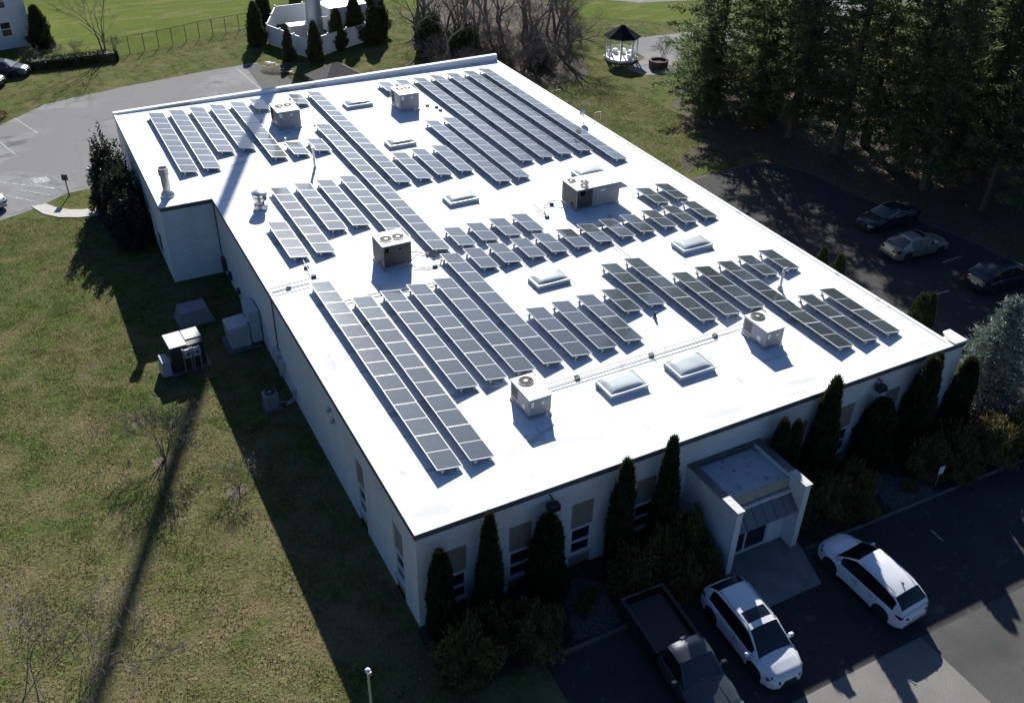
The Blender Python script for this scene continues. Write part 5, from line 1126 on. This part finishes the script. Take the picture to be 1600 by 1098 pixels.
    m = MB(); m.box(-L/2-.006, -L/2+.1, -W*.36, W*.36, low(-L/2)+.0, low(-L/2)+.1); m.box(L/2-.1, L/2+.004, -W*.32, W*.32, low(L/2)+.0, low(L/2)+.08); obj('bumper_trim', m, M_TRIM, t)
    return t
SUV = dict(L=4.66, W=1.86, wr=.365, wx=(-1.36, 1.34),
    deck=[(-2.33, .72), (-2.28, .98), (-2.15, 1.04), (-1.6, 1.06), (.9, 1.02), (1.2, 1.04), (1.7, .98), (2.1, .88), (2.25, .76), (2.33, .60)],
    belt=[(-2.33, .66), (-2.25, .92), (-1.5, 1.0), (.8, .94), (1.5, .88), (2.0, .78), (2.25, .66), (2.33, .54)],
    hw=[(-2.33, .72), (-2.2, .88), (-1.9, .97), (-1.3, 1), (1.3, 1), (1.8, .95), (2.1, .84), (2.28, .68), (2.33, .55)],
    low=[(-2.33, .36), (-2.0, .26), (2.0, .22), (2.33, .3)],
    green=dict(x=(1.28, .42, -1.55, -2.16), top=[(-2.2, 1.02), (-2.16, 1.06), (-1.98, 1.34), (-1.55, 1.57), (-1.0, 1.63), (-.2, 1.655), (.42, 1.6), (.85, 1.34), (1.28, 1.03)], wb=.86, wt=.66, h=.62,
        panes=[(-1.72, -1.2), (-1.13, -.12), (-.04, .98)], sun=(-.28, .26), rg=.1),
    front=dict(x=2.35, lamp=(.44, .83, .6, .72), sweep=.36, grille=(.46, .26, .3, .66)), rear=dict(x=-2.35, lamp=(.5, .86, .84, .91), sweep=.2, plate=.62))
def roof_rails(t, y, xa, xb, z):
    for s in (-1, 1): obj('roof_rail', MB().tube([(xa, s*y, z-.06), (xa+.12, s*y, z), (xb-.15, s*y, z), (xb, s*y, z-.07)], .02, 6), M_CHROME, t)
s1 = vehicle('suv', 'white crossover with a dark sunroof, parked nose out between the pickup and the entrance pad', 'car', (11.2, -6.2, .012+zg(-6.2)), R(-91), SUV, P_WHITE, 'cars in the front lot'); roof_rails(s1, .62, -1.5, .35, 1.64)
obj('dashboard_paper', MB().box(.72, .85, .2, .42, 1.18, 1.185), WHITE, s1)
SUV2 = dict(SUV); SUV2['green'] = dict(SUV['green']); SUV2['green'].update(sun=None, top=[(-2.2, 1.02), (-2.16, 1.06), (-1.95, 1.28), (-1.5, 1.52), (-1.0, 1.6), (-.2, 1.66), (.42, 1.62), (.85, 1.36), (1.28, 1.03)])
s2 = vehicle('suv', 'white crossover with a plain roof, parked nose towards the building right of the entrance', 'car', (17.4, -6.25, .012+zg(-6.25)), R(94), SUV2, P_WHITE, 'cars in the front lot'); roof_rails(s2, .62, -1.45, .3, 1.62)
obj('roof_antenna', MB().add([(-1.35, -.02, 1.58), (-1.35, .02, 1.58), (-1.15, 0, 1.62), (-1.32, 0, 1.7)], [(0, 2, 3), (1, 3, 2), (0, 3, 1)]), M_TRIM, s2)
SED = dict(L=4.85, W=1.82, wr=.325, wx=(-1.38, 1.4),
    deck=[(-2.43, .6), (-2.38, .9), (-2.2, 1.0), (-1.5, 1.03), (.9, .96), (1.3, .95), (1.9, .84), (2.25, .72), (2.43, .5)],
    belt=[(-2.43, .55), (-2.35, .84), (-1.6, .94), (.8, .9), (1.6, .8), (2.2, .66), (2.43, .46)],
    hw=[(-2.43, .74), (-2.25, .9), (-1.8, .98), (1.5, 1), (2.0, .94), (2.3, .8), (2.43, .62)], low=[(-2.43, .32), (-2, .2), (2, .2), (2.43, .26)],
    green=dict(x=(1.22, .45, -1.02, -1.85), top=[(-1.85, 1.03), (-1.02, 1.4), (-.3, 1.46), (.45, 1.4), (1.22, .97)], wb=.82, wt=.6, h=.5, panes=[(-1.15, -.42), (-.34, .78)], sun=(-.15, .32), rg=.06),
    front=dict(x=2.44, lamp=(.42, .78, .5, .62), sweep=.2, grille=(.34, .3, .45, .64)), rear=dict(x=-2.45, lamp=(.4, .84, .72, .88), sweep=.16, plate=.6))
GR = 'cars in the shaded right lot'
vehicle('sedan', 'silver beige sedan seen from behind in the shaded right lot', 'car', (41.7, 13.75, .012), R(-4), SED, P_SILV, GR)
SED2 = dict(SED); SED2['green'] = dict(SED['green']); SED2['green'].update(sun=None)
vehicle('sedan', 'nearly black car facing the building, beyond the silver sedan in deep shade', 'car', (43.3, 17.7, .012), R(180), SED2, P_DARK, GR)
WAG = dict(SUV); WAG['green'] = dict(SUV['green']); WAG['green'].update(sun=None)
vehicle('hatchback', 'dark hatchback seen from behind, near the right edge of the photograph', 'car', (43.3, 8.3, .012), R(-3), WAG, P_DARK, GR)
vehicle('sedan', 'white car cut off by the left edge beside the striped parking bay', 'car', (-13.1, 48.2, .012), R(-60), SED2, P_WHITE)
vehicle('sedan', 'dark sedan by the hedge bank in the top left corner', 'car', (-9.6, 77.6, .012), R(-24), SED2, P_CHAR, 'cars by the white house')
vehicle('sedan', 'black car mostly cut off at the top left edge', 'car', (-11.9, 75.3, .012), R(-24), SED2, P_BLACK, 'cars by the white house')
# pickup
PK = dict(L=5.7, W=1.96, wr=.4, wx=(-1.75, 1.9),
    deck=[(-.2, 1.12), (1.0, 1.12), (1.3, 1.14), (2.0, 1.1), (2.6, 1.04), (2.8, .9), (2.85, .7)], belt=[(-.2, 1.08), (1.0, 1.08), (1.6, 1.04), (2.5, .96), (2.8, .8), (2.85, .6)],
    hw=[(-.2, .98), (1.4, 1), (2.4, .97), (2.75, .9), (2.85, .8)], low=[(-.2, .42), (2.5, .4), (2.85, .42)],
    green=dict(x=(1.42, .78, -.05, -.17), top=[(-.17, 1.14), (-.05, 1.7), (.3, 1.78), (.78, 1.74), (1.42, 1.14)], wb=.9, wt=.7, h=.62, panes=[(.02, 1.1)], sun=None, rg=.25),
    front=dict(x=2.88, lamp=(.58, .92, .72, .92), sweep=.1, grille=(.55, .55, .6, .92)), rear=dict(x=-2.83, lamp=(.84, .93, .7, 1.05), sweep=.02, plate=.5), handles=(.1,), seams=(1.15, -.05), hcol=P_BLACK)
_n = PK['L']
def pickup():
    t = thing('pickup_truck', 'black pickup truck with an open bed, parked nose out left of the white crossover', 'pickup truck', (8.0, -5.95, .012+zg(-5.95)), R(-92), 'cars in the front lot')
    # cab and nose from the shared loft, shifted into a shorter body
    P = dict(PK); tmp = vehicle('tmp', 'x', 'x', (0, 0, 0), 0, dict(P, L=5.7), P_CHAR)
    for c in list(tmp.children):
        c.parent = t
        if c.name.startswith('body'):
            for v in c.data.vertices:
                if v.co.x < -.2: v.co.x = -.2
    bpy.data.objects.remove(tmp)
    W = .98
    for s in (-1, 1):
        m = MB(); y0, y1 = (W-.12, W) if s > 0 else (-W, -W+.12)
        # bed side with a wheel arch cut in
        m.box(-2.85, -2.26, y0, y1, .5, 1.12); m.box(-1.24, -.24, y0, y1, .5, 1.12); m.box(-2.26, -1.24, y0, y1, .92, 1.12)
        for k in range(8):
            a0 = math.pi*k/8; a1 = math.pi*(k+1)/8; xa, xb = -1.75+.51*math.cos(a0), -1.75+.51*math.cos(a1); za = .42+.5*max(math.sin(a0), math.sin(a1))
            m.box(min(xa, xb), max(xa, xb), y0, y1, min(za, .915), .92)
        obj('bed_side', m, P_BLACK, t); obj('bed_rail', MB().tube([(-2.8, s*.92, 1.13), (-.3, s*.92, 1.13)], .025, 5), M_TRIM, t)
    obj('tailgate', MB().box(-2.86, -2.78, -.855, .855, .55, 1.11), P_BLACK, t)
    obj('bed_floor', MB().box(-2.78, -.26, -.855, .855, .62, .68).box(-.3, -.24, -.855, .855, .68, 1.12), mat('bed_liner', (.03, .03, .032), .8, noise=(4, .3)), t)
    obj('rear_bumper', MB().bbox(-3.0, -2.87, -.9, .9, .48, .66, .02), M_CHROME, t)
    obj('roof_lamp', MB().bbox(-.14, -.04, -.15, .15, 1.7, 1.76, .01), M_LAMP, t)
    m = MB()
    for s in (-1, 1): m.add([(1.5, s*.35, 1.165), (2.65, s*.42, 1.085), (2.65, s*.45, 1.06), (1.5, s*.39, 1.14)], [(0, 1, 2, 3)])
    m.tube([(1.3, -.6, 1.17), (1.36, 0, 1.2), (1.3, .6, 1.17)], .02, 5)
    obj('hood_crease', m, M_CHROME if False else P_CHAR, t)
pickup()
s1.rotation_euler.y = .083; s2.rotation_euler.y = -.083; bpy.data.objects['pickup_truck'].rotation_euler.y = .083

# ------------------------------------------------------------------ loose leaves and litter (nobody could count them)
def scatter(name, zones, n, s, m, z=.03, seed=1, z0=None):
    rng = np.random.default_rng(seed); P = []
    for (x0, x1, y0, y1, wgt) in zones:
        k = int(n*wgt); P.append(np.stack([rng.uniform(x0, x1, k), rng.uniform(y0, y1, k), np.full(k, z)], 1))
    P = np.vstack(P); k = len(P); clump = np.sin(P[:, 0]*.7)*np.sin(P[:, 1]*.53+1)+rng.normal(size=k)*.7; P = P[clump > 0]; k = len(P); P[:, 2] += [zg(v) for v in P[:, 1]]
    a = rng.uniform(0, 6.28, k); D = np.stack([np.cos(a), np.sin(a), rng.uniform(-.05, .12, k)], 1); V, T = leaves(P, D, s, s, rng); V[:, 2] = np.clip(V[:, 2], P[:, 2].repeat(3)-.008, P[:, 2].repeat(3)+.02)
    o = link(bpy.data.objects.new(name, tri_mesh(name, V, T, [m]))); tag(o, 'small dry leaves scattered over the grass around the building', 'leaves', kind='stuff'); return o
M_LF = leafmat('dry_leaves', (.1, .07, .045), (.2, .15, .1), (.42, .36, .28), .1, 2)
scatter('fallen_leaves', [(-16, -.2, -6, 24, 1.0), (-9, -.2, 24, 40, .15), (28.5, 44, 22, 52, .9), (45, 62, 4, 30, .5)], 11000, .065, M_LF, z=.04)

def tufts(name, zones, n, h, m, seed):
    rng = np.random.default_rng(seed); P = []
    for (x0, x1, y0, y1, wgt) in zones:
        k = int(n*wgt); P.append(np.stack([rng.uniform(x0, x1, k), rng.uniform(y0, y1, k), np.zeros(k)], 1))
    P = np.vstack(P); P = P[~((P[:, 0] > -3.15) & (P[:, 1] > 31) & (P[:, 0] < 27.8))]; k = len(P); P[:, 2] += [zg(v) for v in P[:, 1]]
    cl = .6+.5*np.sin(P[:, 0]*1.7+np.sin(P[:, 1]*.9)*2)*np.sin(P[:, 1]*1.3+P[:, 0]*.4)
    D = rng.normal(size=(k, 3))*np.array([.7, .7, .15])+np.array([0, 0, .75]); V, T = leaves(P, D, h, h*.5, rng)
    V[2::3, 2] = P[:, 2]+(V[2::3, 2]-P[:, 2])*cl
    o = link(bpy.data.objects.new(name, tri_mesh(name, V, T, [m]))); tag(o, 'short patchy grass tufts of the lawn around the building', 'grass', kind='stuff')
tufts('grass', [(-19, -.1, -7, 31, 1.0), (-19, -3.2, 31, 44, .25), (28.5, 43, 31.5, 54, .35)], 130000, .085, leafmat('grass_blades', (.07, .095, .024), (.12, .14, .042), (.26, .22, .115), .4, .5), 21)
